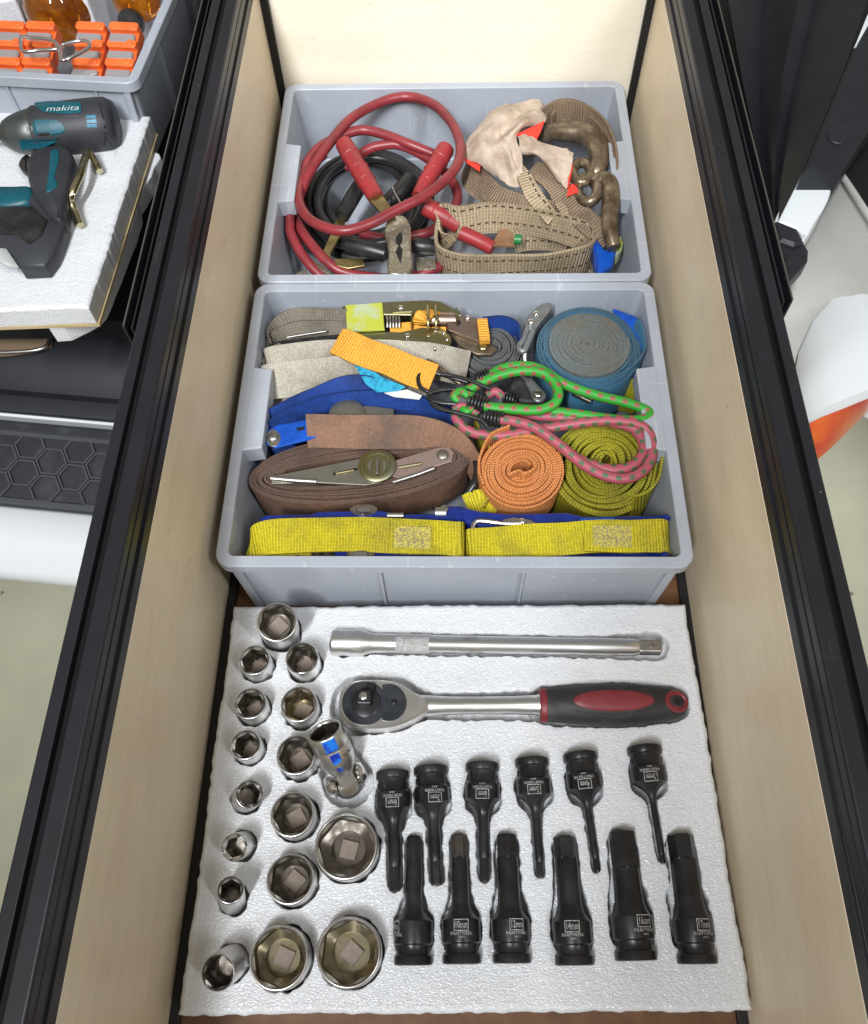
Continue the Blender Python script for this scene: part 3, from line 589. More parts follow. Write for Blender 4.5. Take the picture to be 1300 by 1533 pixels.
def swivel():
    A = at(486, 1094, .078); B = at(516, 1158, .047); ax = unit(B - A); s = pxm(500, 1120, .066)
    t = thing('swivel_socket', 'chrome swivel joint socket with blue paint mark leaning by the ratchet head', 'swivel joint', at(505, 1130, .03))
    L = float(np.linalg.norm(at(517, 1162, .046) - A)); up = unit(EZ - np.dot(EZ, ax) * ax); rx = np.cross(ax, up)
    R = 27.5 * s
    MB().lathe([(R * .80, .002), (R * .84, 0), (R * .97, 0), (R, .001), (R, .012), (R * .985, .0126), (R * .985, .0134), (R, .014), (R * .985, L * .58), (R * .90, L * .68), (R * .72, L * .82), (R * .52, L * .94), (R * .34, L)], A, ax, 40, ref=up, cap0=False).build('body', M['chrome'], t, smooth=35)
    MB().lathe([(R * .80, .001), (R * .78, .010), (R * .4, .012)], A, ax, 6, ref=up, cap0=False).build('hexagon_bore', M['bore'], t, smooth=0)
    m = MB()
    for (a0, a1, h0, h1) in ((-.42, .30, .0008, .0118), (-.30, .22, .0142, .022), (-.16, .20, .0215, .029), (-.12, -.02, .029, .033), (.04, .14, .028, .0325)):
        V = []; F = []; n = 6
        for i in range(n + 1):
            a = a0 + (a1 - a0) * i / n
            for h in (h0, h1):
                r = np.interp(h, [0, L * .58, L * .68, L * .82, L], [R, R * .985, R * .90, R * .72, R * .4]) + .0002; V.append(A + ax * h + (up * math.cos(a + .1) + rx * math.sin(a + .1)) * r)
            if i: F.append((2 * i - 2, 2 * i - 1, 2 * i + 1, 2 * i))
        m.add(V, F)
    m.build('blue_paint_mark', M['bluetape'], t, smooth=30)
    # fork, cross and second yoke
    f = at(515, 1158, .054); MB().prism(rrect(.0135, .024, .0066), f, (rx, ax, up), -.004, .003, .0008).build('fork_cheek', M['chrome'], t, smooth=30)
    MB().lathe([(.0036, 0), (.0036, .0008), (.003, .0013)], f + up * .003 + ax * .004 - ax * .004, up, 18).build('pivot_pin', M['bright'], t)
    c = at(519, 1170, .040)
    MB().lathe([(.0085, -.009), (.0085, .009)], c, up, 24).build('cross_block', M['bright'], t, bevel=.001)
    for sg in (-1, 1):
        MB().lathe([(.004, -.0045), (.0075, -.0035), (.0102, 0), (.0075, .0035), (.004, .0045)], c + rx * sg * .0125 - ax * .002 * 1, rx, 24).build('yoke_cheek', M['bright'], t)
    MB().lathe([(.0115, 0), (.0125, .002), (.0125, .007), (.0105, .008)], c + ax * .0035 - up * .006, unit(ax - up * .6), 30, sy=1.0).build('lower_yoke', M['steel'], t, smooth=30)
    m = MB(); V, F = text_geo('HERMES'); o = A + ax * .020
    q = []
    for vx, vy, _ in V:
        a = vx * .0050 / R + .72; h = vy * .0050; q.append(o + ax * -h + (up * math.cos(a) + rx * math.sin(a)) * (R + .00015))
    V2, F2 = text_geo('CR-V'); q2 = []
    for vx, vy, _ in V2:
        a = vx * .0050 / R - .75; h = vy * .0050; q2.append(o + ax * -h + (up * math.cos(a) + rx * math.sin(a)) * (R + .00015))
    MB().add(q2, F2).build('lettering', M['dark'], t, smooth=0)
    pocket(at(495, 1105, ZF), at(516, 1150, ZF), R * 1.02, R * .9, .012); pocket(at(512, 1150, ZF), at(520, 1168, ZF), .018, .021, .014)
swivel()
foam = foam_sheet([at(268, 1520, ZF), at(1127, 1514, ZF), at(1026, 903, ZF), at(348.5, 907.5, ZF)], ZF, .0006, 640, 480, POCKETS, 'foam_tray')
tag(foam, 'white foam sheet with cut pockets holding the sockets and bits', 'foam tray')
# ------------------------------------------------------------------ strap materials
def wp(name, c, dirt, amt, edge=None, **k):
    M[name] = webbing(name, c, dirt, amt, **k); e = edge or tuple(v * .8 for v in c)
    M[name + '_e'] = webbing(name + '_edge', e, dirt, min(1, amt + .15), period=k.get('period', .2) * .9, depth=.0008, groove=.6)
wp('w_brown', (.29, .155, .095), (.12, .08, .06), .65, edge=(.20, .125, .09), dscale=20)
wp('w_blue', (.012, .055, .28), (.008, .022, .10), .5, dscale=24, edge=(.010, .038, .18))
wp('w_lblue', (.085, .29, .48), (.075, .13, .17), .5, edge=(.075, .17, .24), dscale=18, shine=.6, rough=.5)
wp('w_dirtroll', (.14, .19, .21), (.20, .18, .145), .7, edge=(.17, .215, .22), dscale=26)
wp('w_orange', (.86, .34, .105), (.66, .24, .075), .35, period=.27, depth=.0009, edge=(.74, .27, .08))
wp('w_amber', (.86, .40, .045), (.70, .30, .04), .3, period=.30, depth=.0010)
wp('w_olive', (.44, .40, .014), (.25, .22, .012), .6, period=.30, depth=.0018, edge=(.46, .42, .02), dscale=40)
wp('w_yellow', (.66, .555, .012), (.26, .21, .03), .55, period=.26, depth=.0012, dscale=15, edge=(.45, .38, .01), groove=.5)
wp('w_grey', (.20, .21, .215), (.11, .10, .085), .5, period=.24, depth=.0009, edge=(.15, .155, .155))
wp('w_dgrey', (.23, .20, .155), (.11, .09, .065), .6, period=.28, depth=.0010)
wp('w_white', (.50, .455, .37), (.22, .19, .145), .55, period=.22, depth=.0007, dscale=13)
wp('w_beige', (.56, .44, .285), (.28, .20, .12), .5, period=.36, depth=.0016, dscale=14, groove=.5, stitch=(1.3, 3.3))
wp('w_tan', (.36, .255, .165), (.16, .11, .07), .55, period=.34, depth=.0013, dscale=18, groove=.6)
M['stitch'] = mat('stitching', (.50, .42, .06), .7, c2=(.22, .18, .09), nscale=520, ncon=(.42, .58), bump=(700, .9, .0012))
M['zinc'] = mat('yellow_zinc', (.40, .36, .17), .28, 1, c2=(.30, .30, .20), nscale=22, rough2=.45)
M['zincpink'] = mat('pinkish_zinc', (.46, .33, .27), .33, 1, c2=(.34, .27, .23), nscale=40, rough2=.5)
M['pinkplate'] = mat('pink_zinc_plate', (.45, .33, .29), .45, .75, c2=(.20, .15, .13), nscale=150, ncon=(.55, .7), rough2=.6)
M['greyplate'] = mat('dull_steel', (.34, .32, .27), .42, .9, c2=(.22, .20, .16), nscale=60, rough2=.55)
M['blackmetal'] = mat('black_metal', (.012, .012, .013), .28, c2=(.03, .028, .026), nscale=60)
M['bluepaint'] = mat('blue_paint', (.008, .024, .20), .30, c2=(.006, .016, .12), nscale=50, coat=.3)
M['bluebright'] = mat('bright_blue_paint', (.006, .085, .48), .32, c2=(.006, .05, .30), nscale=60, coat=.2)
M['label'] = mat('yellow_label', (.42, .44, .05), .35, c2=(.40, .46, .28), nscale=38, ncon=(.5, .62))
M['cyan'] = mat('cyan_label', (.035, .36, .55), .5, c2=(.015, .19, .34), nscale=220, ncon=(.48, .62))
M['paperlabel'] = mat('white_label', (.62, .62, .60), .5)
M['cam'] = mat('cast_zinc', (.33, .345, .35), .42, .75, c2=(.24, .25, .25), nscale=80)
M['redcable'] = mat('red_cable', (.235, .028, .034), .36, c2=(.15, .02, .024), nscale=28, spec=.5, bump=(300, .08, .0003))
M['redgrip'] = mat('red_grip', (.32, .028, .032), .44, c2=(.24, .025, .028), nscale=50)
M['blackcable'] = mat('black_cable', (.012, .012, .013), .36, c2=(.03, .029, .028), nscale=30)
M['brass'] = mat('brassy_zinc', (.34, .28, .13), .38, 1, c2=(.22, .17, .08), nscale=60, rough2=.5)
M['jaw'] = mat('pitted_zinc', (.42, .38, .29), .36, .9, c2=(.62, .60, .54), nscale=160, ncon=(.5, .62), bump=(260, .6, .0012))
M['cloth'] = mat('stained_cloth', (.52, .42, .335), .9, c2=(.29, .21, .15), nscale=38, ncon=(.42, .70), bump=(1400, .35, .0005), spec=.15)
M['redcloth'] = mat('red_lining', (.75, .055, .035), .7, spec=.2, bump=(900, .2, .0003))
M['oldsteel'] = mat('oily_old_steel', (.27, .215, .15), .28, .7, c2=(.10, .068, .04), nscale=60, rough2=.5, bump=(260, .4, .0005), ncon=(.4, .62))
M['green'] = mat('green_plastic', (.02, .17, .05), .4)
def cord_mat(name, c, d):
    m = bpy.data.materials.new(name); m.use_nodes = True; nt = m.node_tree; L = nt.links; b = nt.nodes['Principled BSDF']; b.inputs['Roughness'].default_value = .42
    uv = nd(nt, 'ShaderNodeUVMap'); sp = nd(nt, 'ShaderNodeSeparateXYZ'); L.new(uv.outputs[0], sp.inputs[0]); u, v = sp.outputs[0], sp.outputs[1]
    k = math_(nt, 'MULTIPLY', v, 4.0); row = math_(nt, 'FLOOR', k)
    uu = math_(nt, 'ADD', math_(nt, 'MULTIPLY', u, 1 / 1.15), math_(nt, 'MULTIPLY', row, .5))
    a = math_(nt, 'LESS_THAN', math_(nt, 'FRACT', uu), .42); e = math_(nt, 'LESS_THAN', math_(nt, 'FRACT', k), .55)
    f = math_(nt, 'MULTIPLY', a, e); mx = nd(nt, 'ShaderNodeMix', data_type='RGBA'); L.new(f, mx.inputs[0]); mx.inputs[6].default_value = (*c, 1); mx.inputs[7].default_value = (*d, 1); L.new(mx.outputs[2], b.inputs['Base Color'])
    h = math_(nt, 'SINE', math_(nt, 'ADD', math_(nt, 'MULTIPLY', u, 40), math_(nt, 'MULTIPLY', v, 75))); bp = nd(nt, 'ShaderNodeBump'); bp.inputs['Strength'].default_value = .3; bp.inputs['Distance'].default_value = .0003; L.new(h, bp.inputs['Height']); L.new(bp.outputs[0], b.inputs['Normal'])
    return m
M['greencord'] = cord_mat('green_cord', (.03, .30, .028), (.27, .085, .05))
M['pinkcord'] = cord_mat('pink_cord', (.37, .075, .105), (.07, .12, .05))

def pts(L): return np.array([at(*p) for p in L])
def wrib(parent, name, path, wdir, width, thick, mt, n=8, mats=None):
    P = cat(pts(path), n) if len(path) > 2 else pts(path)
    if isinstance(wdir, list): W = cat(np.array(wdir, float), n)
    else: W = np.array(wdir, float)
    nn_ = len(P); tt = np.linspace(0, 1, nn_) * max(2, nn_ / 9); rs = np.random.default_rng(abs(hash(name)) % 1 + int(abs(path[0][0] * 7 + path[0][1] * 3)))
    if nn_ > 4:
        for d_ in range(3):
            k_ = rs.random(6) * 6.28; P[:, d_] += .00045 * (np.sin(tt * 1.7 + k_[0]) + np.sin(tt * 3.9 + k_[1]) * .6)
        W = (np.tile(W, (nn_, 1)) if W.ndim == 1 else W); W = unit(W) + np.stack([np.zeros(nn_), .07 * np.sin(tt * 2.1 + k_[2]), .07 * np.sin(tt * 2.9 + k_[3])], 1)
    if isinstance(width, list): width = np.interp(np.linspace(0, 1, len(P)), np.linspace(0, 1, len(width)), width)
    return MB().ribbon(P, W, width, thick).build(name, [M[mt], M[mt + '_e']], parent, smooth=45)
def plate(parent, name, px, z, thick, mt, ch=.0005, bevel=0, smoothn=0):
    if smoothn: px = cat(px, smoothn, True)
    P2 = [at(x, y, z)[:2] for x, y in px]
    return MB().prism(P2, np.zeros(3), AX, z - thick, z, ch).build(name, M[mt], parent, smooth=35)
def rivet(parent, px, py, z, r, mt, h=.002, name='rivet', hexa=False):
    return MB().lathe([(r * 1.15, 0), (r * 1.1, h * .4), (r * .8, h), (r * .3, h * 1.15)], at(px, py, z), EZ, 6 if hexa else 18).build(name, M[mt], parent, smooth=50)
def ctube(parent, name, path, r, mt, n=8, k=10, closed=False, flat=1):
    P = cat(pts(path), n, closed) if len(path) > 2 else pts(path)
    if name == 'cable': P[:, 0] = np.maximum(P[:, 0], -.1875 + .0075 * (1 - P[:, 2] / .1) + r); P[:, 1] = np.maximum(P[:, 1], Y3 + .013 + r)
    if isinstance(r, list): r = np.interp(np.linspace(0, 1, len(P)), np.linspace(0, 1, len(r)), r)
    return MB().tube(P, r, k, closed, flat).build(name, M[mt], parent, smooth=60)
def roll(parent, name, c, a_in, b_in, turns, pitch, width, thick, mt, rot=0, n=EZ, seed=0, dome=0, k=36, start=0.0, wob=.0006, tail=None, dz=0):
    x, y, z = frame(n, (math.cos(rot), math.sin(rot), 0)); r = np.random.default_rng(seed); ph = r.random(8) * 6.28
    th = np.linspace(0, 2 * math.pi * turns, int(turns * k)) + start
    g = (th - start) / (2 * math.pi) * pitch; tot = turns * pitch
    ws = wob * (np.sin(th * 1.37 + ph[0]) + np.sin(th * .61 + ph[1]) + .6 * np.sin(th * 3.1 + ph[2]))
    ax_ = wob * .8 * (np.sin(th * .53 + ph[3]) + np.sin(th * 1.13 + ph[4])) - dome * (g / tot) ** 2
    P = c[None, :] - z * width / 2 + x * ((a_in + g + ws) * np.cos(th))[:, None] + y * ((b_in + g + ws) * np.sin(th))[:, None] + z * (ax_ + dz)[:, None]
    m = MB().ribbon(P, z, width, thick)
    return m.build(name, [M[mt], M[mt + '_e']], parent, smooth=50)

# ------------------------------------------------------------------ nearer box: ratchet straps and cords
# brown strap roll with its ratchet
s = pxm(537, 700, .083); cb = at(537, 700, .083)
t = thing('ratchet_strap', 'large oval roll of brown strap wound round a dull steel ratchet', 'ratchet strap', (cb[0], cb[1], .03))
nb = unit(np.array([0, -.10, 1])); ANG = math.radians(7.5)
roll(t, 'wound_strap', cb, 128 * s, 17 * s, 14, .00172, .050, .00150, 'w_brown', ANG, nb, 3, dome=.002, k=52, wob=.0005, start=2.6)
wrib(t, 'strap_tail', [(459, 646, .094), (500, 645, .096), (560, 646, .097), (630, 648, .095), (675, 664, .088), (700, 690, .078), (704, 712, .066)], [(0, .75, .66), (0, .75, .66), (0, .72, .69), (0.05, .7, .7), (.3, .5, .8), (.3, .2, .92), (.2, 0, 1)], .031, .0016, 'w_brown')
plate(t, 'ratchet_plate', [(405, 713), (430, 708), (540, 686), (560, 678), (590, 690), (588, 712), (570, 722), (548, 726), (470, 722), (407, 724)], .088, .003, 'greyplate')
plate(t, 'handle_plate', [(588, 690), (655, 670), (672, 669), (680, 677), (677, 690), (655, 697), (600, 716), (585, 712)], .086, .0025, 'pinkplate')
d = MB().lathe([(28 * s, 0), (28 * s, .002), (25 * s, .003), (20 * s, .003), (19 * s, .0022)], at(565, 698, .0882), EZ, 32).build('ratchet_hub', M['zinc'], t)
for sg in (-1, 1): MB().prism([(math.cos(a) * 14 * s, math.sin(a) * 14 * s) for a in np.linspace(-.9 + (0 if sg > 0 else math.pi), .9 + (0 if sg > 0 else math.pi), 12)], at(565, 698, .0905), AX, 0, .0014).build('hub_half_moon', M['greyplate'], d)
MB().box(at(565, 698, .0925), (4 * s, 26 * s, .0012)).build('hub_slot_bar', M['steel'], d, bevel=.0003)
rivet(t, 663, 681, .0862, .0050, 'greyplate', .002)
ctube(t, 'handle_edge', [(588, 722, .088), (620, 712, .088), (650, 701, .088)], .0022, 'steel')
ctube(t, 'handle_edge', [(406, 716, .0885), (440, 719, .0885), (474, 721, .0885)], .0026, 'steel')
for x in np.linspace(477, 500, 5): ctube(t, 'spring_coil', [(x, 719, .0865), (x + 1, 726, .0860)], .0012, 'blackmetal')
plate(t, 'slot', [(498, 708), (535, 700), (536, 703), (500, 711)], .0886, .0008, 'dark', 0)
ctube(t, 'locking_bar', [(503, 709, .0890), (530, 704, .0890)], .0012, 'zinc')
ctube(t, 'locking_bar', [(597, 700, .0878), (632, 694, .0878)], .0015, 'zinc')
# blue strap roll
cbl = at(545, 648, .080); t = thing('ratchet_strap', 'royal blue strap bundle with a blue ratchet lever behind the brown roll', 'ratchet strap', (cbl[0], cbl[1], .03))
roll(t, 'wound_strap', cbl, 132 * s, 22 * s, 6.5, .0022, .050, .0016, 'w_blue', math.radians(4), unit(np.array([0, -.15, 1])), 5, k=48, wob=.0009, start=1.0)
wrib(t, 'top_fold', [(394, 640, .080), (430, 620, .084), (470, 600, .088), (510, 586, .091), (552, 586, .091), (590, 599, .089), (640, 608, .086), (690, 624, .082)], [(0, .2, 1), (0, .4, .9), (0, .55, .85), (0, .6, .8), (0, .6, .8), (0, .5, .85), (0, .35, .9), (0, .2, 1)], [.030, .028, .026, .028, .030, .026, .022, .022], .0018, 'w_blue')
wrib(t, 'side_fold', [(396, 655, .080), (430, 628, .086), (500, 604, .090), (580, 600, .090), (680, 622, .084)], (0, .35, .94), .022, .0018, 'w_blue')
plate(t, 'lever', [(398, 646), (415, 636), (470, 626), (520, 618), (530, 640), (470, 655), (412, 670), (398, 664)], .092, .003, 'bluebright')
plate(t, 'worn_end', cat([(399, 650), (408, 642), (418, 648), (420, 658), (412, 668), (401, 664)], 4, True), .0925, .003, 'greyplate')
rivet(t, 409, 655, .0926, .0046, 'steel', .0025)
plate(t, 'slot', [(444, 640), (456, 638), (456, 643), (445, 645)], .0923, .0006, 'dark', 0)
MB().lathe([(28 * s, 0), (28 * s, .002), (23 * s, .003), (17 * s, .003)], at(520, 622, .090), EZ, 28).build('hub', M['greyplate'], t)
plate(t, 'hub_arm', [(520, 606), (560, 608), (590, 612), (590, 640), (520, 642)], .0895, .002, 'greyplate')
# white sling with cyan label
t = thing('lifting_sling', 'folded dirty white sling with a cyan label under the amber strap', 'sling', at(540, 560, .04))
wrib(t, 'upper_band', [(401, 552, .082), (410, 545, .088), (480, 536, .091), (560, 535, .091), (640, 540, .090), (700, 552, .086)], (0, .85, .5), .034, .003, 'w_white')
wrib(t, 'lower_band', [(397, 575, .082), (405, 573, .087), (470, 563, .091), (540, 556, .092), (590, 570, .090), (640, 590, .085)], (0, .80, .6), [.032, .034, .034, .032, .026, .02], .003, 'w_white')
wrib(t, 'under_fold', [(402, 592, .070), (440, 585, .078), (500, 575, .080), (560, 575, .080)], (0, .6, .8), .03, .003, 'w_white')
plate(t, 'cyan_label', [(528, 541), (548, 548), (575, 566), (608, 579), (596, 585), (565, 587), (548, 575)], .1032, .0006, 'cyan', 0)
plate(t, 'care_label', [(575, 588), (610, 583), (632, 592), (628, 598), (590, 594)], .1020, .0006, 'paperlabel', 0)
# grey-tan strap and gold ratchet at the back
t = thing('ratchet_strap', 'gold zinc ratchet with yellow label on a grimy grey strap at the box back', 'ratchet strap', at(570, 500, .05))
wrib(t, 'strap_loop', [(404, 520, .076), (407, 502, .084), (425, 484, .090), (450, 475, .092), (520, 478, .092)], [(0.3, 0, 1), (.2, .2, .95), (0, .5, .85), (0, .6, .8), (0, .65, .75)], .020, .0022, 'w_dgrey')
wrib(t, 'strap_loop', [(406, 522, .072), (420, 505, .080), (450, 495, .084), (520, 496, .085)], [(0.3, 0, 1), (0, .3, .95), (0, .5, .85), (0, .65, .75)], .020, .0022, 'w_dgrey')
plate(t, 'far_plate', [(512, 458), (570, 452), (640, 449), (660, 451), (672, 458), (690, 466), (690, 472), (512, 470)], .096, .016, 'zinc')
plate(t, 'near_plate', [(516, 496), (580, 496), (600, 497), (630, 490), (660, 491), (672, 500), (672, 512), (660, 524), (640, 528), (600, 510), (540, 508)], .094, .004, 'zinc')
plate(t, 'label_sleeve', [(517, 456), (573, 452), (576, 492), (519, 495)], .0985, .004, 'label', .001)
for k in range(5): ctube(t, 'spring_coil', [(578 + k * 4.5, 470, .094), (580 + k * 4.5, 480, .097), (580 + k * 4.5, 490, .094)], .0012, 'steel', 4)
MB().tube(cat(pts([(622, 478, .090), (650, 479, .091), (682, 480, .090)]), 6), .0080, 16).build('drum', M['zincpink'], t)
wrib(t, 'drum_wrap', [(628, 488, .088), (632, 478, .099), (640, 470, .100), (650, 466, .096)], (1, 0, 0), .016, .002, 'w_amber')
for x in (618, 684): MB().lathe([(.0115, -.001), (.0125, 0), (.0115, .001)], at(x, 479, .090), EX, 14).build('gear_disc', M['zinc'], t, smooth=20)
plate(t, 'bridge_plate', [(586, 455), (616, 453), (618, 466), (588, 468)], .0975, .003, 'zinc'); rivet(t, 600, 461, .0976, .0028, 'bright'); rivet(t, 700, 476, .0956, .0026, 'bright'); rivet(t, 610, 503, .0942, .003, 'bright')
wrib(t, 'orange_core', [(585, 493, .088), (640, 490, .088), (668, 492, .088)], (0, .8, .5), .012, .002, 'w_amber')
for x in (640, 652): ctube(t, 'drum_bar', [(x, 458, .099), (x + 1, 476, .105), (x + 1, 492, .099)], .0014, 'zinc', 6)
plate(t, 'handle_plate', [(664, 464), (700, 472), (728, 480), (732, 512), (716, 510), (672, 494)], .0955, .003, 'zincpink')
plate(t, 'plate_hole', circ(4, 14, 686, 483), .0957, .0004, 'dark', 0)
wrib(t, 'orange_grip', [(722, 480, .097), (726, 512, .097)], (1, 0, 0), .010, .006, 'w_amber')
plate(t, 'handle_edge', [(674, 498), (690, 502), (735, 515), (745, 522), (735, 530), (715, 530), (690, 518)], .092, .004, 'oldsteel')
rivet(t, 723, 519, .0922, .0045, 'zinc')
MB().lathe([(.0135, 0), (.0135, .002), (.011, .004), (.006, .005)], at(655, 512, .0945), EZ, 26).build('ratchet_gear', M['zinc'], t)
for k in range(7): rivet(t, 655 + 15 * math.cos(k * .9), 512 + 13 * math.sin(k * .9), .0955, .002, 'bright', .004, 'gear_tooth')
plate(t, 'black_lever', [(402, 514), (425, 508), (500, 500), (545, 497), (600, 503), (640, 518), (650, 528), (600, 528), (540, 524), (500, 524), (405, 526)], .089, .004, 'blackmetal', .001)
rivet(t, 416, 520, .0892, .0045, 'steel')
ctube(t, 'lever_edge', [(430, 505, .0905), (460, 500, .0905), (488, 496, .0905)], .0012, 'steel')
MB().tube(pts([(500 - 14 * math.cos(a), 521 - 16 * math.sin(a), .0905) for a in np.linspace(0, 3.1, 16)]), .0022, 8).build('lever_ring', M['blackmetal'], t)
# amber strap with wire hook
t = thing('hook_strap', 'short amber strap ending in a black wire hook, lying over the white sling', 'hook strap', at(580, 535, .09))
wrib(t, 'strap', [(504, 511, .104), (530, 520, .1085), (570, 536, .109), (610, 553, .108), (648, 568, .104)], (.42, .82, .25), .0285, .0026, 'w_amber')
ctube(t, 'wire_hook', [(700, 572, .103), (665, 562, .105), (640, 556, .106), (627, 563, .106), (630, 580, .105), (650, 588, .104), (668, 580, .104)], .0020, 'blackmetal')
ctube(t, 'wire_hook', [(640, 540, .099), (655, 548, .101), (672, 562, .101), (690, 575, .099)], .0026, 'oldsteel')
# grey small roll
cg = at(735, 520, .084); t = thing('strap_roll', 'small dark grey strap roll beside the pinkish ratchet handle', 'strap roll', (cg[0], cg[1], .04)); s = pxm(735, 520, .084)
roll(t, 'wound_strap', cg, 10 * s, 8 * s, 9, .0030, .035, .0022, 'w_grey', .4, unit(np.array([0, -.1, 1])), 8, k=36, wob=.0006)
wrib(t, 'strap_end', [(725, 489, .088), (750, 485, .090), (770, 495, .090), (778, 515, .086)], (0, .2, 1), .022, .002, 'w_blue')
# light blue big roll with cam buckle
s = pxm(882, 515, .093); ch = at(882, 514, .093); t = thing('strap_roll', 'big round light blue strap roll with grimy brown core, back right', 'strap roll', (ch[0], ch[1], .04))
roll(t, 'grimy_core', ch, 2 * s, 1.5 * s, 22, .00172, .050, .00168, 'w_dirtroll', .2, EZ, 11, dome=.0005, k=40, wob=.00012)
roll(t, 'outer_wraps', ch - EZ * .002, 61 * s, 60.5 * s, 6, .0018, .050, .0016, 'w_lblue', .2, EZ, 12, k=60, wob=.0006, dome=.004)
wrib(t, 'loose_wrap', [(806, 545, .070), (840, 578, .068), (890, 590, .067), (935, 575, .070), (958, 545, .074), (957, 515, .080), (948, 495, .082)], (0, 0, 1), .046, .0018, 'w_lblue')
t = thing('cam_buckle', 'grey cast cam buckle leaning between the grey roll and the light blue roll', 'cam buckle', at(795, 505, .07))
plate(t, 'buckle_body', cat([(786, 478), (800, 462), (815, 452), (827, 455), (822, 466), (812, 478), (800, 492), (788, 490)], 4, True), .097, .012, 'cam', .0015)
MB().tube(cat(pts([(792, 490, .095), (784, 508, .094), (777, 520, .093), (784, 526, .093), (791, 512, .094), (798, 494, .095)]), 6, True), .0030, 8, True).build('loop', M['cam'], t)
rivet(t, 795, 482, .0972, .003, 'bright'); rivet(t, 803, 470, .0972, .003, 'bright')
ctube(t, 'chain_stub', [(786, 528, .090), (786, 540, .086), (792, 556, .080)], .0030, 'steel')
t = thing('corner_plate', 'bright blue plastic plate wedged in the box corner behind the light blue roll', 'plate', at(950, 490, .05))
plate(t, 'blade', [(918, 462), (950, 472), (968, 484), (972, 492), (962, 520), (940, 520)], .086, .004, 'bluebright', .001)
# second cam buckle and grey pieces under the cords
t = thing('cam_buckle', 'grey cam buckle with rivet lying below the green cord loop', 'cam buckle', at(790, 580, .06))
plate(t, 'buckle_body', [(768, 560), (790, 566), (812, 580), (820, 594), (806, 602), (780, 600), (762, 588)], .082, .01, 'rubber', .002)
plate(t, 'lever', cat([(786, 568), (796, 566), (808, 578), (818, 590), (812, 600), (800, 598), (794, 584)], 3, True), .088, .005, 'cam', .001)
rivet(t, 805, 590, .0883, .0042, 'bright')
ctube(t, 'pin', [(778, 562, .087), (792, 572, .088)], .0016, 'steel')
ctube(t, 'strap_bar', [(858, 588, .086), (885, 601, .086)], .0030, 'bright')
t = thing('strap_roll', 'yellow webbing tucked between brown, orange and blue rolls', 'strap roll', at(725, 690, .04))
wrib(t, 'outer_fold', [(712, 645, .070), (722, 668, .074), (735, 700, .072), (735, 745, .068), (728, 765, .065)], (0, .1, 1), .035, .002, 'w_yellow')
wrib(t, 'inner_fold', [(700, 760, .070), (720, 752, .076), (745, 756, .074)], (.2, .7, .6), .024, .002, 'w_yellow')
wrib(t, 'middle_fold', [(735, 622, .078), (765, 620, .080), (800, 628, .078)], (.2, .6, .7), .022, .002, 'w_yellow')
MB().tube(cat(pts([(704, 735, .078), (712, 722, .082), (716, 705, .082), (714, 690, .080)]), 5), .004, 10).build('black_hook', M['blackmetal'], t)
# orange roll
s = pxm(780, 702, .096); co = at(781, 702, .096); t = thing('strap_roll', 'tight orange strap roll with an open eye at its centre', 'strap roll', (co[0], co[1], .05))
no = unit(np.array([.02, -.12, 1])); roll(t, 'wound_strap', co, 17 * s, 13 * s, 13, .00215, .042, .0019, 'w_orange', .5, no, 21, k=44, wob=.0004, dome=.002)
wrib(t, 'inner_end', [(764, 716, .0955), (774, 711, .0965), (786, 716, .0965), (797, 709, .0955)], no, .020, .0022, 'w_orange')
wrib(t, 'outer_end', [(722, 735, .080), (716, 715, .082), (718, 690, .085), (735, 664, .088), (760, 650, .090)], no, .036, .0019, 'w_orange')
# olive roll
s = pxm(905, 695, .082); cv = at(906, 692, .082); t = thing('strap_roll', 'wide olive yellow strap roll under the pink cord', 'strap roll', (cv[0], cv[1], .04))
roll(t, 'wound_strap', cv, 8 * s, 5 * s, 17, .00262, .055, .0026, 'w_olive', 1.0, unit(np.array([.0, -.14, 1])), 31, k=40, wob=.0009, dome=.010)
wrib(t, 'loose_end', [(945, 762, .066), (965, 752, .068), (980, 728, .070), (984, 700, .070)], (0, 0, 1), .042, .0024, 'w_olive')
wrib(t, 'lower_layer', [(930, 590, .055), (960, 598, .055), (968, 615, .055)], (0, .3, .9), .04, .002, 'w_olive')
# bungee cords
def coil(t, c, d, r, n, wr, mt='blackmetal'):
    d = unit(d); x, y, _ = frame(d, EZ); th = np.linspace(0, 2 * math.pi * n, 14 * n); pitch = wr * 2.02
    P = c + d * ((th / (2 * math.pi) - n / 2) * pitch)[:, None] + (x * np.cos(th)[:, None] + y * np.sin(th)[:, None]) * r
    return MB().tube(P, wr, 7).build('wire_wrap', M[mt], t, smooth=70)
rc = .0048
t = thing('bungee_cord', 'green bungee cord with red flecks looped over the box', 'bungee cord', at(800, 600, .095))
ctube(t, 'elastic', [(702, 590, .104), (725, 607, .108), (760, 612, .106), (805, 614, .105), (832, 602, .106), (834, 580, .107), (815, 560, .107), (785, 555, .106), (750, 561, .105), (715, 576, .104), (692, 590, .103)], rc, 'greencord', 8, 12)
ctube(t, 'elastic', [(730, 565, .099), (755, 551, .099), (790, 548, .099), (815, 556, .099), (845, 575, .099), (890, 591, .098), (935, 602, .098), (966, 613, .098), (972, 622, .098), (955, 629, .098), (920, 628, .098), (870, 621, .0975), (820, 615, .096), (780, 612, .095), (745, 610, .095)], rc, 'greencord', 8, 12)
ctube(t, 'hook', [(715, 612, .106), (690, 606, .106), (660, 603, .105), (643, 597, .105), (645, 588, .106), (670, 583, .107), (700, 585, .107), (716, 598, .107)], .0022, 'blackmetal')
ctube(t, 'hook', [(735, 583, .108), (705, 570, .109), (680, 563, .108), (660, 560, .107)], .0020, 'blackmetal')
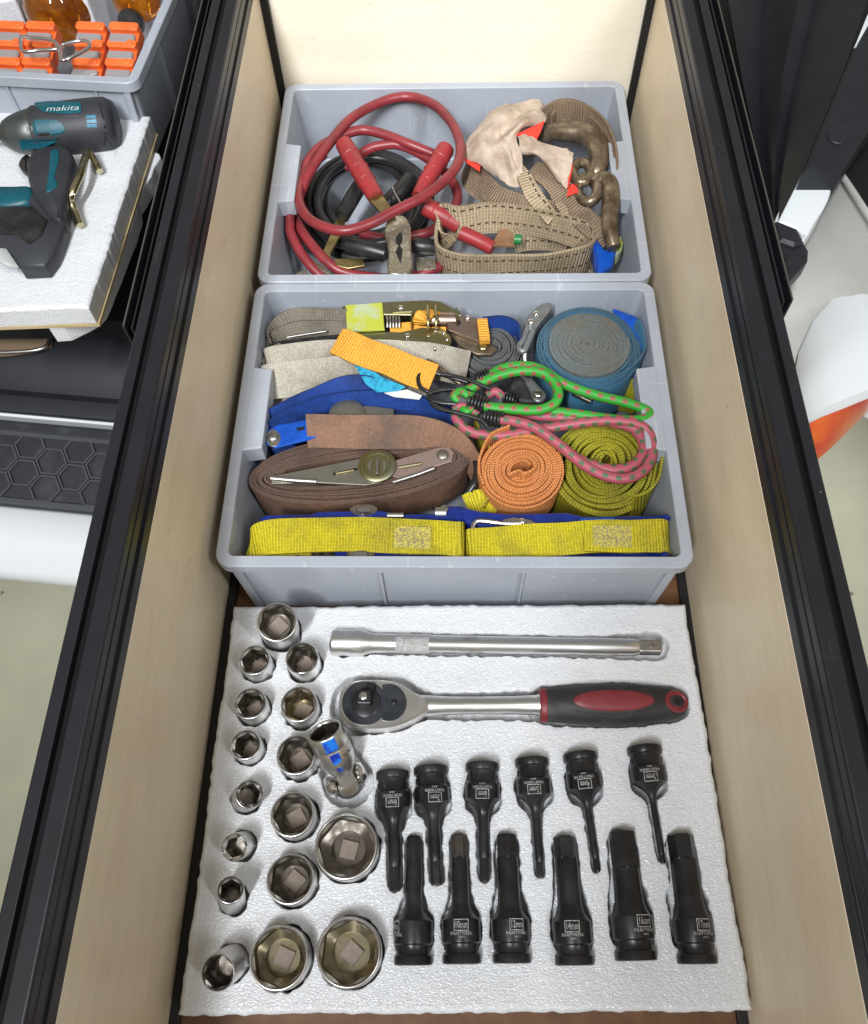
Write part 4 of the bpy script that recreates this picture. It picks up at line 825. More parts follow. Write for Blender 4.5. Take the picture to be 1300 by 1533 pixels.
coil(t, at(716, 604, .108), at(740, 610, .108) - at(700, 597, .108), .0066, 5, .0016); coil(t, at(722, 565, .103), at(740, 560, .1) - at(710, 570, .1), .0058, 4, .0014)
ctube(t, 'knot_end', [(686, 600, .106), (680, 592, .109), (690, 586, .108), (700, 592, .105)], .0040, 'greencord')
ctube(t, 'knot_end', [(690, 608, .105), (698, 616, .107), (708, 610, .107)], .0036, 'greencord')
t = thing('bungee_cord', 'pink bungee cord with green flecks draped across the olive roll', 'bungee cord', at(860, 660, .095))
ctube(t, 'elastic', [(735, 628, .103), (765, 630, .104), (800, 640, .104), (835, 664, .102), (870, 693, .099), (905, 712, .097), (940, 716, .096), (968, 700, .096), (978, 670, .097), (970, 645, .098), (945, 632, .0985), (900, 630, .0985), (850, 636, .097), (800, 644, .096), (750, 652, .097), (710, 648, .098), (688, 634, .099), (680, 616, .100)], rc, 'pinkcord', 8, 12)
ctube(t, 'elastic', [(770, 616, .090), (800, 622, .093), (860, 626, .094), (905, 631, .0945), (945, 640, .094), (962, 660, .094), (962, 680, .094), (945, 698, .094), (915, 703, .0945), (880, 694, .096), (855, 680, .098)], rc, 'pinkcord', 8, 12)
coil(t, at(739, 626, .104), at(760, 630, .104) - at(720, 622, .104), .0066, 5, .0016); coil(t, at(764, 597, .094), at(775, 600, .1) - at(755, 595, .1), .0055, 4, .0014)
ctube(t, 'hook', [(730, 640, .105), (722, 630, .107), (700, 622, .107), (660, 612, .106), (645, 603, .106)], .0022, 'blackmetal')
ctube(t, 'knot_end', [(680, 614, .103), (690, 608, .106), (704, 612, .105), (716, 622, .104)], .0038, 'pinkcord'); ctube(t, 'knot_end', [(730, 592, .099), (742, 586, .102), (752, 594, .099)], .0042, 'pinkcord')
# two blue ratchets with yellow straps along the front
t = thing('ratchet_strap', 'bright yellow strap over a blue ratchet, left one along the box front', 'ratchet strap', at(530, 805, .05))
wrib(t, 'strap', [(371, 836, .070), (374, 822, .084), (386, 809, .0935), (430, 802, .0975), (520, 800, .0985), (600, 803, .0985), (660, 806, .098), (688, 807, .0965), (695, 809, .084), (696, 812, .066)], [(.3, .8, .3), (.25, .9, .3), (.1, .95, .25), (0, .97, .22), (0, .97, .2), (0, .97, .2), (0, .97, .2), (0, .97, .2), (0, .97, .2), (0, .97, .2)], .0305, .0022, 'w_yellow')
wrib(t, 'stitched_lap', [(586, 803, .1002), (640, 805, .1001), (690, 807, .0985)], (0, .97, .2), .0285, .0018, 'w_yellow')
MB().ribbon(pts([(590, 803.5, .1014), (645, 805.5, .1013)]), (0, .97, .2), .019, .0008).build('stitching', M['stitch'], t, smooth=0)
plate(t, 'far_side_plate', [(388, 776), (400, 770), (465, 769), (478, 765), (520, 764), (560, 762), (600, 769), (690, 767), (696, 773), (690, 779), (560, 781), (470, 779), (390, 782)], .093, .02, 'bluepaint', .0015)
plate(t, 'near_side_plate', [(500, 826), (545, 822), (580, 824), (640, 822), (686, 823), (692, 828), (686, 833), (545, 836), (505, 835)], .092, .03, 'bluepaint', .0015)
for x, y in ((545, 764), (540, 829)):
    for k in range(4): MB().lathe([(.012 - .002 * k, 0), (.012 - .002 * k, .0016)], at(x, y + (2 if y > 800 else 0), .0925 + .0018 * k), EZ, 9 if k % 2 else 20, sy=.45).build('ratchet_wheel', M['steel'] if k % 2 else M['oldsteel'], t)
wrib(t, 'inner_strap', [(395, 834, .086), (430, 831, .088), (465, 830, .088)], (0, .9, .4), .014, .002, 'w_yellow')
for x in (440, 470, 485): plate(t, 'cross_bar', [(x, 824), (x + 9, 824), (x + 9, 836), (x, 836)], .0885, .004, 'oldsteel')
ctube(t, 'warning_tag', [(580, 772, .0955), (604, 772, .0955)], .0026, 'steel')
t = thing('ratchet_strap', 'duller yellow strap over a blue ratchet, right one along the box front', 'ratchet strap', at(850, 805, .05))
wrib(t, 'strap', [(698, 824, .072), (700, 818, .086), (712, 816, .0925), (760, 813, .0945), (820, 808, .0955), (880, 803, .0965), (940, 803, .0970), (988, 803, .0965), (999, 804, .090), (1002, 806, .070)], (0, .96, .25), .0285, .0022, 'w_yellow')
wrib(t, 'stitched_lap', [(876, 803, .0988), (930, 803, .0993), (990, 803, .0988)], (0, .97, .2), .0275, .0022, 'w_yellow')
MB().ribbon(pts([(888, 803, .1007), (946, 803, .1008)]), (0, .97, .2), .019, .0008).build('stitching', M['stitch'], t, smooth=0)
plate(t, 'far_side_plate', [(652, 762), (664, 756), (690, 757), (720, 764), (760, 768), (850, 766), (875, 772), (985, 770), (1000, 768), (1006, 774), (1000, 780), (975, 783), (870, 788), (790, 792), (720, 788), (700, 782)], .092, .02, 'bluepaint', .002)
plate(t, 'handle_insert', [(868, 775), (920, 774), (922, 783), (870, 784)], .0935, .004, 'bluebright', .001)
plate(t, 'near_side_plate', [(702, 832), (760, 831), (860, 829), (990, 826), (1004, 829), (1008, 834), (1000, 838), (702, 840)], .092, .03, 'bluepaint', .0015)
MB().tube(cat(pts([(708, 792, .096), (710, 784, .097), (720, 780, .097), (755, 784, .097), (780, 784, .097)]), 5), .0022, 8).build('wire_latch', M['steel'], t)
plate(t, 'latch_plate', [(752, 778), (770, 774), (795, 778), (812, 788), (800, 790), (760, 792)], .097, .002, 'steel'); rivet(t, 782, 781, .0972, .003, 'bright'); rivet(t, 995, 832, .0922, .0036, 'bluepaint'); rivet(t, 665, 762, .0925, .0035, 'steel')
MB().tube(pts([(652, 768, .09), (668, 768, .09)]), .0055, 14).build('drum_end', M['steel'], t)

# ------------------------------------------------------------------ far box: jumper cables, tow strap, cloth
def za(x, y, z): return (420 + x / 4.643, 130 + y / 4.643, z)
def zb(x, y, z): return (640 + x / 4.0625, 130 + y / 4.0625, z)
rc = .0056
t = thing('jumper_cable', 'red jumper cable with red-handled clamps coiled in the far box', 'jumper cable', at(560, 300, .02))
ctube(t, 'cable', [za(*p) for p in ((1075, 470, .075), (900, 400, .082), (720, 330, .085), (560, 300, .086), (400, 350, .086), (250, 440, .085), (150, 600, .085), (90, 800, .082), (60, 960, .075), (110, 1100, .066), (200, 1230, .058), (300, 1330, .05))], rc, 'redcable', 8, 12)
ctube(t, 'cable', [za(*p) for p in ((300, 470, .080), (200, 560, .084), (130, 700, .090), (140, 830, .096), (230, 940, .100), (420, 1000, .102), (600, 960, .104), (800, 860, .106), (980, 770, .107), (1130, 660, .106), (1230, 540, .104), (1250, 400, .101), (1190, 250, .098), (1060, 120, .095), (880, 68, .093), (690, 110, .093), (480, 230, .094), (320, 420, .095), (200, 600, .092), (120, 780, .082), (75, 900, .066), (80, 1000, .054), (130, 1100, .048))], rc, 'redcable', 8, 12)
ctube(t, 'cable', [za(*p) for p in ((230, 640, .050), (120, 760, .058), (95, 880, .064), (140, 985, .068), (230, 1110, .068), (330, 1220, .062), (450, 1290, .056), (700, 1330, .05), (900, 1320, .05), (1080, 1260, .05), (1200, 1200, .045))], rc, 'redcable', 8, 12)
ctube(t, 'cable', [za(*p) for p in ((450, 560, .055), (600, 440, .072), (720, 405, .077), (830, 405, .078), (980, 470, .072), (1150, 600, .066), (1230, 740, .062), (1190, 880, .058), (1080, 985, .055), (950, 1030, .055), (730, 1055, .055), (560, 1020, .055))], rc, 'redcable', 8, 12)
for a, b, z0, z1, rr in (((440, 395), (665, 770), .100, .094, [.0098, .0105, .0100, .0104, .0096, .0088]), ((1150, 430), (955, 760), .090, .084, [.0100, .0106, .0096, .0092, .0084, .0074]), ((1010, 830), (1240, 960), .082, .070, [.0102, .0100, .0098, .0096])):
    g = ctube(t, 'clamp_handle', [za(*a, z0), za((a[0] + b[0]) / 2, (a[1] + b[1]) / 2, (z0 + z1) / 2 + .001), za(*b, z1)], rr, 'redgrip', 10, 16)
    d = at(*za(*b, z1)) - at(*za(*a, z0)); L = np.linalg.norm(d); d = d / L; o = at(*za(*a, z0))
    for f in (.25, .5, .72):
        r0 = float(np.interp(f, np.linspace(0, 1, len(rr)), rr)); MB().lathe([(r0, -.0012), (r0 + .0009, 0), (r0, .0012)], o + d * L * f + EZ * .0006, d, 18, cap0=False, cap1=False).build('grip_ring', M['redgrip'], g)
ctube(t, 'clamp_handle', [(738, 372, .060), (720, 362, .062), (690, 348, .066)], [.0080, .0082, .0084], 'redgrip')
wrib(t, 'clamp_arm', [za(650, 750, .095), za(710, 830, .096), za(760, 920, .094)], (.6, .8, 0), .014, .003, 'w_dgrey').data.materials.clear()
for o in list(t.children):
    if o.name.startswith('clamp_arm'):
        o.data.materials.append(M['brass'])
        for p in o.data.polygons: p.material_index = 0
P2 = [at(*za(x, y, .092))[:2] for x, y in cat([(745, 920), (800, 890), (870, 900), (905, 980), (905, 1120), (915, 1220), (880, 1300), (800, 1305), (745, 1270), (750, 1120), (725, 1000)], 3, True)]
jw = MB().prism(P2, np.zeros(3), AX, .080, .092, .0015).build('clamp_jaw', M['jaw'], t, smooth=30)
MB().prism([at(*za(x, y, .0923))[:2] for x, y in [(835, 1005), (850, 1040), (848, 1075), (830, 1100), (850, 1130), (845, 1180), (835, 1225), (815, 1180), (800, 1145), (820, 1105), (800, 1075), (805, 1040)]], np.zeros(3), AX, .0915, .0923).build('jaw_teeth_gap', M['dark'], jw, smooth=0)
t = thing('jumper_cable', 'black jumper cable with black clamps coiled inside the red one', 'jumper cable', at(560, 320, .01))
for (cx, cy, a, b, z, ph) in ((600, 800, 395, 330, .050, 0), (620, 790, 360, 300, .058, .5), (590, 830, 330, 300, .046, 1.1), (630, 770, 410, 290, .042, 2.0), (560, 850, 400, 340, .034, .8), (640, 820, 380, 360, .030, 1.7), (600, 780, 300, 250, .036, 2.4)):
    ctube(t, 'cable', [za(cx + a * math.cos(k), cy + b * math.sin(k), z + .003 * math.sin(2 * k + ph)) for k in np.linspace(0, 2 * math.pi, 14)[:-1]], .0054, 'blackcable', 5, 10, True)
ctube(t, 'clamp_handle', [za(575, 650, .074), za(500, 770, .072), za(425, 900, .068)], [.0085, .0092, .0088], 'blackcable', 6, 14)
ctube(t, 'clamp_handle', [za(470, 1090, .068), za(600, 1125, .068), za(730, 1160, .066)], [.0092, .0095, .0090], 'blackcable', 6, 14)
ctube(t, 'clamp_handle', [za(900, 640, .068), za(840, 720, .066), za(700, 850, .06)], [.0095, .0098, .009], 'blackcable', 6, 14)
ctube(t, 'clamp_handle', [za(930, 1100, .062), za(1000, 1110, .062), za(1070, 1120, .060)], [.0090, .0092], 'blackcable', 6, 14)
plate(t, 'clamp_arm', [za(390, 915, 0)[:2], za(450, 900, 0)[:2], za(440, 1000, 0)[:2], za(400, 1060, 0)[:2], za(350, 1150, 0)[:2], za(350, 1195, 0)[:2], za(290, 1150, 0)[:2], za(340, 1040, 0)[:2]], .064, .004, 'brass')
plate(t, 'clamp_arm', [za(370, 1195, 0)[:2], za(570, 1185, 0)[:2], za(585, 1240, 0)[:2], za(470, 1260, 0)[:2], za(390, 1240, 0)[:2]], .064, .004, 'brass')
plate(t, 'clamp_jaw', [za(230, 1195, 0)[:2], za(350, 1290, 0)[:2], za(340, 1310, 0)[:2], za(210, 1215, 0)[:2]], .060, .006, 'jaw')
plate(t, 'clamp_jaw', [za(100, 1300, 0)[:2], za(180, 1260, 0)[:2], za(190, 1330, 0)[:2], za(110, 1340, 0)[:2]], .055, .006, 'jaw')
plate(t, 'clamp_jaw', [za(940, 1180, 0)[:2], za(1080, 1190, 0)[:2], za(1080, 1260, 0)[:2], za(950, 1280, 0)[:2]], .056, .006, 'jaw')
ctube(t, 'spring_pin', [za(775, 695, .084), za(800, 750, .082), za(835, 810, .08)], .0014, 'steel')
# tow strap
t = thing('tow_strap', 'brown tow strap coil with a heavy oily steel hook and shackle', 'tow strap', at(860, 290, .02))
for k in range(4):
    o = k * 14
    wrib(t, 'coil_layer', [zb(700 + o, 215 + o, .088 - k * .003), zb(800, 172 + o, .090 - k * .003), zb(920 - o * .2, 190 + o, .090 - k * .003), zb(1040 - o, 260 + o * .5, .090 - k * .003), zb(1115 - o, 390, .088 - k * .003), zb(1135 - o, 520, .084 - k * .003), zb(1130 - o, 640, .078 - k * .003)], (0, 0, 1), .040, .0026, 'w_tan')
ctube(t, 'shackle_bow', [zb(*p) for p in ((690, 300, .086), (770, 275, .096), (860, 272, .100), (950, 285, .102), (1020, 340, .102), (1045, 430, .100), (1030, 510, .096), (1000, 560, .09))], [.0085, .0100, .0112, .0120, .0120, .0112, .0100, .009], 'oldsteel', 8, 16)
ctube(t, 'shackle_lip', [zb(*p) for p in ((760, 258, .094), (860, 240, .097), (960, 250, .098), (1050, 310, .098), (1085, 400, .096), (1090, 480, .093))], .0060, 'oldsteel', 8, 12)
ctube(t, 'link_ring', [zb(975 + 62 * math.cos(a), 625 + 75 * math.sin(a), .096 + .004 * math.cos(a)) for a in np.linspace(0, 2 * math.pi, 11)[:-1]], .0062, 'oldsteel', 5, 12, True)
ctube(t, 'link_ring', [zb(940 + 55 * math.cos(a), 520 + 60 * math.sin(a), .097 + .004 * math.sin(a)) for a in np.linspace(0, 2 * math.pi, 11)[:-1]], .0058, 'oldsteel', 5, 12, True)
ctube(t, 'hook_shank', [zb(*p) for p in ((1010, 600, .098), (1060, 565, .100), (1105, 590, .101), (1118, 680, .100), (1108, 790, .098), (1112, 880, .096), (1135, 975, .090))], [.008, .0092, .0098, .0098, .0092, .0084, .0072], 'oldsteel', 8, 16)
for k in range(6):
    o = k * 20
    wrib(t, 'fold', [zb(225 + o, 500 + o * .2, .060 + k * .003), zb(260 + o, 580 + o * .1, .066 + k * .003), zb(360 + o * .8, 660, .070 + k * .003), zb(520 + o * .5, 715 - o * .1, .072 + k * .003), zb(700, 760 - o * .3, .072 + k * .003), zb(860, 800 - o * .2, .068)], [(.3, .5, .6), (.3, .6, .5), (.3, .6, .5), (.2, .6, .6), (0, .5, .7), (0, .5, .7)], .018, .0028, 'w_tan')
wrib(t, 'hanging_run', [zb(640, 500, .088), zb(740, 560, .090), zb(830, 660, .090), zb(920, 770, .088), zb(1040, 880, .082), zb(1090, 960, .07)], [(.8, .45, .2), (.8, .5, .2), (.7, .5, .3), (.6, .5, .5), (.6, .5, .5), (.5, .5, .5)], .024, .003, 'w_tan')
wrib(t, 'twisted_run', [zb(560, 490, .097), zb(590, 560, .097), zb(650, 660, .094), zb(710, 740, .090), zb(760, 800, .084)], [(.9, .2, .1), (.9, .35, .1), (.85, .4, .2), (.8, .4, .3), (.8, .4, .3)], [.010, .016, .018, .016, .016], .004, 'w_beige')
wrib(t, 'twisted_run', [zb(770, 660, .086), zb(820, 730, .086), zb(850, 790, .084)], (.9, .3, .2), .010, .003, 'w_beige')
plate(t, 'leather_pad', [zb(390, 960, 0)[:2], zb(440, 865, 0)[:2], zb(490, 860, 0)[:2], zb(530, 910, 0)[:2], zb(530, 960, 0)[:2]], .066, .004, 'brass')
ctube(t, 'green_sleeve', [zb(530, 925, .072), zb(572, 930, .072)], .0055, 'green')
plate(t, 'blue_sleeve', [zb(x, y, 0)[:2] for x, y in ((1005, 908), (1040, 922), (1085, 985), (1150, 1000), (1128, 1075), (1040, 1138), (1028, 1090))], .078, .022, 'bluebright', .003)
plate(t, 'sleeve_lining', [zb(x, y, 0)[:2] for x, y in ((1150, 1000), (1165, 905), (1192, 935), (1185, 985), (1160, 1010))], .080, .018, 'label', .002)
for o in t.children:
    if o.name.startswith('leather_pad'): o.data.materials[0] = mat('leather', (.27, .15, .08), .7, c2=(.2, .1, .05), nscale=40)
# beige loop strap in front
t = thing('sling_loop', 'beige stitched webbing loop standing at the front of the far box', 'sling loop', at(770, 380, .02))
wrib(t, 'far_run', [zb(130, 985, .052), zb(85, 900, .062), zb(110, 810, .072), (690, 332, .077), (735, 326, .078), (790, 331, .077), (840, 341, .074), (872, 353, .070), (882, 370, .064)], (0, .15, 1), [.034, .036, .038, .038, .036, .035, .034, .034, .034], .0032, 'w_beige')
wrib(t, 'near_run', [(657, 345, .060), (654, 375, .058), (668, 394, .060), (710, 402, .062), (770, 400, .063), (830, 396, .063), (872, 388, .062), (890, 372, .062), (890, 355, .064)], (0, -.1, 1), .040, .0034, 'w_beige')
wrib(t, 'under_run', [(668, 402, .040), (740, 408, .042), (830, 404, .042), (893, 392, .044), (905, 372, .046)], (0, .0, 1), .034, .003, 'w_beige')
wrib(t, 'inner_run', [(770, 362, .050), (800, 358, .052), (850, 362, .050)], (0, .1, 1), .028, .003, 'w_beige')
# cloth
t = thing('work_glove_cloth', 'crumpled stained beige cloth with red lining on the tow strap', 'cloth', at(770, 220, .08))
def sheet(name, grid, z, mt, parent, thick=.0012, amp=.0016, seed=3):
    g = np.array([[at(*zb(x, y, zz + .002)) for (x, y), zz in zip(r, zr)] for r, zr in zip(grid, z)])
    rows = np.array([cat(r, 14) for r in g]); full = np.stack([cat(rows[:, j], 14) for j in range(rows.shape[1])], 1); ny, nx = full.shape[:2]
    X_, Y_ = full[..., 0], full[..., 1]      # a few long sharp creases across smooth planes
    for k_, (ca_, sa_, am) in enumerate(((.94, .34, .0034), (.50, -.87, .0024))):
        rg = 1 - np.abs(2 * vnoise((X_ * ca_ + Y_ * sa_) + 4, (Y_ * ca_ - X_ * sa_) * .16 + 4, .017, seed + 4 + k_) - 1); full[..., 2] += am * (rg ** 4 - .25)
    full[..., 2] += amp * .35 * (vnoise(X_ + 7, Y_ + 7, .010, seed + 1) - .5)
    V = full.reshape(-1, 3); V2 = V - np.array([0, 0, thick]); idx = np.arange(nx * ny).reshape(ny, nx); F = []
    for i in range(ny - 1):
        for j in range(nx - 1):
            F.append((idx[i, j], idx[i + 1, j], idx[i + 1, j + 1], idx[i, j + 1])); F.append(tuple(k + nx * ny for k in (idx[i, j], idx[i, j + 1], idx[i + 1, j + 1], idx[i + 1, j])))
    per = list(idx[0, :-1]) + list(idx[:-1, -1]) + list(idx[-1, :0:-1]) + list(idx[:0:-1, 0])
    for a, b in zip(per, per[1:] + per[:1]): F.append((a, b, b + nx * ny, a + nx * ny))
    return MB().add(np.concatenate([V, V2]), F).build(name, M[mt], parent, smooth=70)
sheet('main_fold', [[(440, 115), (550, 90), (650, 68), (695, 85), (722, 160)], [(340, 200), (430, 180), (560, 175), (630, 180), (708, 215)], [(215, 398), (340, 330), (440, 300), (500, 300), (548, 286)], [(300, 455), (380, 450), (460, 420), (520, 420), (578, 420)], [(400, 540), (440, 565), (490, 590), (530, 600), (575, 600)]],
      [[.092, .098, .100, .100, .094], [.096, .112, .106, .114, .104], [.090, .108, .103, .114, .110], [.094, .104, .110, .103, .106], [.090, .093, .094, .093, .091]], 'cloth', t)
sheet('side_flap', [[(545, 286), (620, 305), (700, 330), (800, 360), (888, 402)], [(560, 330), (640, 345), (720, 385), (800, 430), (880, 470)], [(568, 390), (640, 395), (700, 440), (770, 500), (865, 540)], [(650, 420), (690, 430), (740, 490), (790, 560), (850, 610)]],
      [[.109, .113, .112, .116, .109], [.110, .109, .115, .112, .107], [.105, .110, .107, .109, .103], [.1, .103, .101, .099, .097]], 'cloth', t, seed=9)
for pl, z in (([(536, 288), (620, 248), (714, 203), (690, 270), (664, 322), (600, 302)], .113), ([(212, 402), (255, 412), (328, 458), (318, 512), (270, 480), (232, 455)], .092), ([(893, 578), (922, 636), (848, 664), (858, 610)], .099), ([(880, 440), (886, 480), (862, 600), (850, 610), (860, 540)], .106)):
    plate(t, 'red_lining', [zb(x, y, 0)[:2] for x, y in pl], z, .0012, 'redcloth', .0002)
# ------------------------------------------------------------------ materials of the surroundings
M['concrete'] = mat('workshop_floor', (.74, .73, .565), .6, c2=(.65, .64, .495), nscale=9, ncon=(.35, .7), bump=(120, .1, .001))
nt = M['concrete'].node_tree; b = nt.nodes['Principled BSDF']; old = b.inputs['Base Color'].links[0].from_socket
tc = nd(nt, 'ShaderNodeTexCoord'); vo = nd(nt, 'ShaderNodeTexVoronoi'); vo.inputs['Scale'].default_value = 14; nt.links.new(tc.outputs['Object'], vo.inputs['Vector'])
nn = nd(nt, 'ShaderNodeTexNoise'); nn.inputs['Scale'].default_value = 160; nt.links.new(tc.outputs['Object'], nn.inputs['Vector'])
dd = math_(nt, 'ADD', vo.outputs['Distance'], math_(nt, 'MULTIPLY', nn.outputs[0], .12)); lt = math_(nt, 'LESS_THAN', dd, .125)
mx = nd(nt, 'ShaderNodeMix', data_type='RGBA'); nt.links.new(math_(nt, 'MULTIPLY', lt, .7), mx.inputs[0]); nt.links.new(old, mx.inputs[6]); mx.inputs[7].default_value = (.12, .12, .10, 1); nt.links.new(mx.outputs[2], b.inputs['Base Color'])
M['trim'] = mat('black_trim', (.013, .0145, .019), .5, c2=(.017, .019, .024), nscale=20, bump=(600, .25, .0004))
M['trim2'] = mat('dark_trim', (.007, .007, .0085), .55, bump=(500, .2, .0004))
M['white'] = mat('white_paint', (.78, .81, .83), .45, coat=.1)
M['shaded_white'] = mat('shaded_white_panel', (.60, .60, .57), .4, c2=(.55, .55, .52), nscale=8)  # greyer copy of the white paint, with shade put into its colour
M['amberlens'] = mat('orange_red_lens', (.62, .06, .04), .18, c2=(.80, .18, .03), nscale=14, coat=.6)
M['rib'] = mat('tread_rib', (.060, .063, .075), .5, bump=(500, .2, .0004))
M['dust'] = mat('dusty_tread', (.022, .023, .028), .6, c2=(.055, .057, .062), nscale=26, ncon=(.5, .75), bump=(400, .3, .0005))
M['tan'] = mat('tan_pocket', (.22, .15, .10), .6)
M['ply'] = wood('ply_edge', (.62, .50, .30), (.40, .30, .15), (3, 3, 30))
M['teal'] = mat('teal_plastic', (.003, .085, .115), .4, c2=(.004, .065, .09), nscale=40)
M['ventblue'] = mat('vent_blue', (.008, .15, .24), .4)
M['tool'] = mat('charcoal_plastic', (.024, .025, .029), .5, c2=(.034, .034, .039), nscale=30, bump=(700, .2, .0003))
M['toolgrey'] = mat('dark_grey_plastic', (.034, .036, .043), .5, bump=(700, .15, .0003))
M['nosemetal'] = mat('cast_nose', (.13, .14, .13), .42, .8, c2=(.10, .11, .105), nscale=60)
M['whiteprint'] = mat('white_print', (.45, .47, .45), .5)
M['goldkey'] = mat('gold_zinc_rod', (.55, .50, .30), .30, 1, c2=(.45, .40, .24), nscale=80)
M['orangep'] = mat('orange_plastic', (.86, .16, .035), .38, c2=(.78, .13, .03), nscale=40)
M['clear'] = mat('clear_plastic', (.36, .34, .335), .07, trans=.25, coat=1.0)
M['amber'] = mat('amber_glass', (.62, .22, .012), .04, trans=.75, c2=(.30, .07, .006), nscale=42, ncon=(.42, .6), coat=.5)
M['rod'] = mat('silver_wire', (.85, .85, .85), .15, 1)

# ground
g = MB().box((0, .5, -.66), (14, 14, .02)).build('ground', M['concrete'], smooth=0); g['kind'] = 'structure'

# drawer slides outside the rails
for px, x, y, sx, lab in ((200, -.2412, .428, -1, 'left'), (1175, .2482, .452, 1, 'right')):
    t = thing('drawer_slide', 'black slide channel with bright edges outside the %s drawer rail' % lab, 'drawer slide', (x, y, .20), 'drawer slides')
    pr = [(0, 0), (.013, 0), (.013, .024), (.0112, .024), (.0112, .003), (.0072, .003), (.0072, .022), (.0056, .022), (.0056, .003), (.0016, .003), (.0016, .024), (0, .024)]
    MB().loops([[np.array([x + sx * a, yy, .216 + h]) for a, h in pr] for yy in (y, 1.5)]).build('channel', M['rail'], t, smooth=0, bevel=.0003)
    for a in (.0008, .0121): MB().box((x + sx * a, (y + 1.5) / 2, .2405), (.0010, 1.5 - y, .0008)).build('worn_edge', M['steel'], t, smooth=0)
    MB().box((x + sx * .0065, y - .0008, .2165), (.012, .0012, .003)).build('end_lip', M['steel'], t, bevel=.0004)

# neighbouring drawer: base, foam layers on a board, grey box
zt = .105
t = thing('neighbour_drawer', 'black cabinet base of the drawer beside, left of the slide', 'cabinet', (-.4, .9, -.02))
MB().box((-.43, 1.10, -.012), (.34, .92, .03)).build('base_panel', M['trim2'], t, bevel=.002)
MB().box((-.276, 1.08, .075), (.012, 1.0, .15)).build('partition', M['trim2'], t, bevel=.001)
c4 = [at(-60, 466, zt), at(132, 459, zt), at(224, 172, zt), at(224, 172, zt) + (at(-60, 466, zt) - at(132, 459, zt))]
c4[3] = at(-60, 160, zt)
t = thing('foam_tray', 'white foam tray on a thin plywood board, under the teal power tool', 'foam tray', at(60, 300, .04))
foam_sheet(c4, zt, zt - .024, 170, 200, [(at(150, 190, 0)[0], at(150, 190, 0)[1], at(140, 200, 0)[0], at(140, 200, 0)[1], .0, .0, 0.0)], 'foam_top', t, 40, .0007)
q = [c + np.array([0, 0, 0]) for c in c4]
MB().prism([(q[0][0], q[0][1] - .001), (q[1][0] + .002, q[1][1] - .001), (q[2][0] + .002, q[2][1]), (q[3][0], q[3][1])], np.zeros(3), AX, zt - .0282, zt - .0245).build('plywood_board', M['ply'], t, smooth=0)
zl = .074; lf = [at(58, 470, zl), at(138, 468, zl), at(170, 405, zl), at(202, 325, zl), at(206, 298, zl), at(230, 252, zl), at(226, 225, zl), at(60, 225, zl)]
P = cat(np.array(lf), 4, True); jit = (RNG.random((len(P), 2)) - .5) * .003
MB().prism(P[:, :2] + jit * .6, np.zeros(3), AX, .052, zl, .0012).build('foam_layer', M['foam'], t, smooth=20)
dirv = at(257, 0, .155) - at(203, 125, .155); yaw = math.atan2(-dirv[0], dirv[1]); fr = at(203, 125, .155)
wv = np.array([math.cos(yaw), math.sin(yaw), 0]); dv = np.array([-math.sin(yaw), math.cos(yaw), 0]); wx, dy = .37, .30
cc = fr - wv * wx / 2 + dv * dy / 2
grey_box('grey plastic box with orange cases, left of the drawer rail', cc, wx, dy, .105, .050, yaw, ribs=(-.22, .08, .36), handle=False, group='grey stacking boxes')
for k in (0.18, .42, .66):
    pass
bx = [o for o in bpy.data.objects if o.name.startswith('storage_box')][-1]
for k in (.10, .24):   # side ribs of that box
    o = fr + dv * k * dy / .30 - wv * .014; MB().box(o + EZ * -.062 + wv * .003, (.010, .003, .085), (wv, dv, EZ)).build('side_rib', M['grey'], bx, bevel=.0006)
t = thing('foam_block', 'white foam block standing between the amber bottles', 'foam block', at(150, 10, .06))
foam_o = MB().box(at(152, 12, .10), (.022, .10, .09), (wv, dv, EZ)).build('block', M['foam'], t, bevel=.004)
t = thing('foam_block', 'white foam block left of the amber bottles', 'foam block', at(20, 10, .06))
MB().box(at(28, 12, .10), (.030, .12, .09), (unit(wv + dv * .35), unit(dv - wv * .35), EZ)).build('block', M['foam'], t, bevel=.004)
# amber bottles
for (x, y, rr, lab, capx) in ((88, 10, 50, 'round amber bottle lying behind the orange cases, left of the capped one', None), (204, -6, 36, 'amber bottle with black cap in the box corner', (200, 34))):
    t = thing('bottle', lab, 'bottle', at(x, y, .06), 'amber bottles'); s = pxm(x, y, .12); R = rr * s; c = at(x, y, .125)
    MB().lathe([(R * math.sin(a), -R * .95 * math.cos(a)) for a in np.linspace(.05, math.pi - .05, 18)], c, unit(dv * .9 + EZ * .3), 28).build('glass', M['amber'], t, smooth=70)
    if capx: 
        o = at(*capx, .12); MB().lathe([(17 * s, 0), (18 * s, .002), (18 * s, .012), (16 * s, .014)], o, unit(-dv + EZ * .6), 24).build('cap', M['blackmetal'], t)
    else:
        MB().lathe([(R * .45, 0), (R * .45, R * .5)], c + dv * R * .8, dv, 20).build('neck', M['amber'], t)
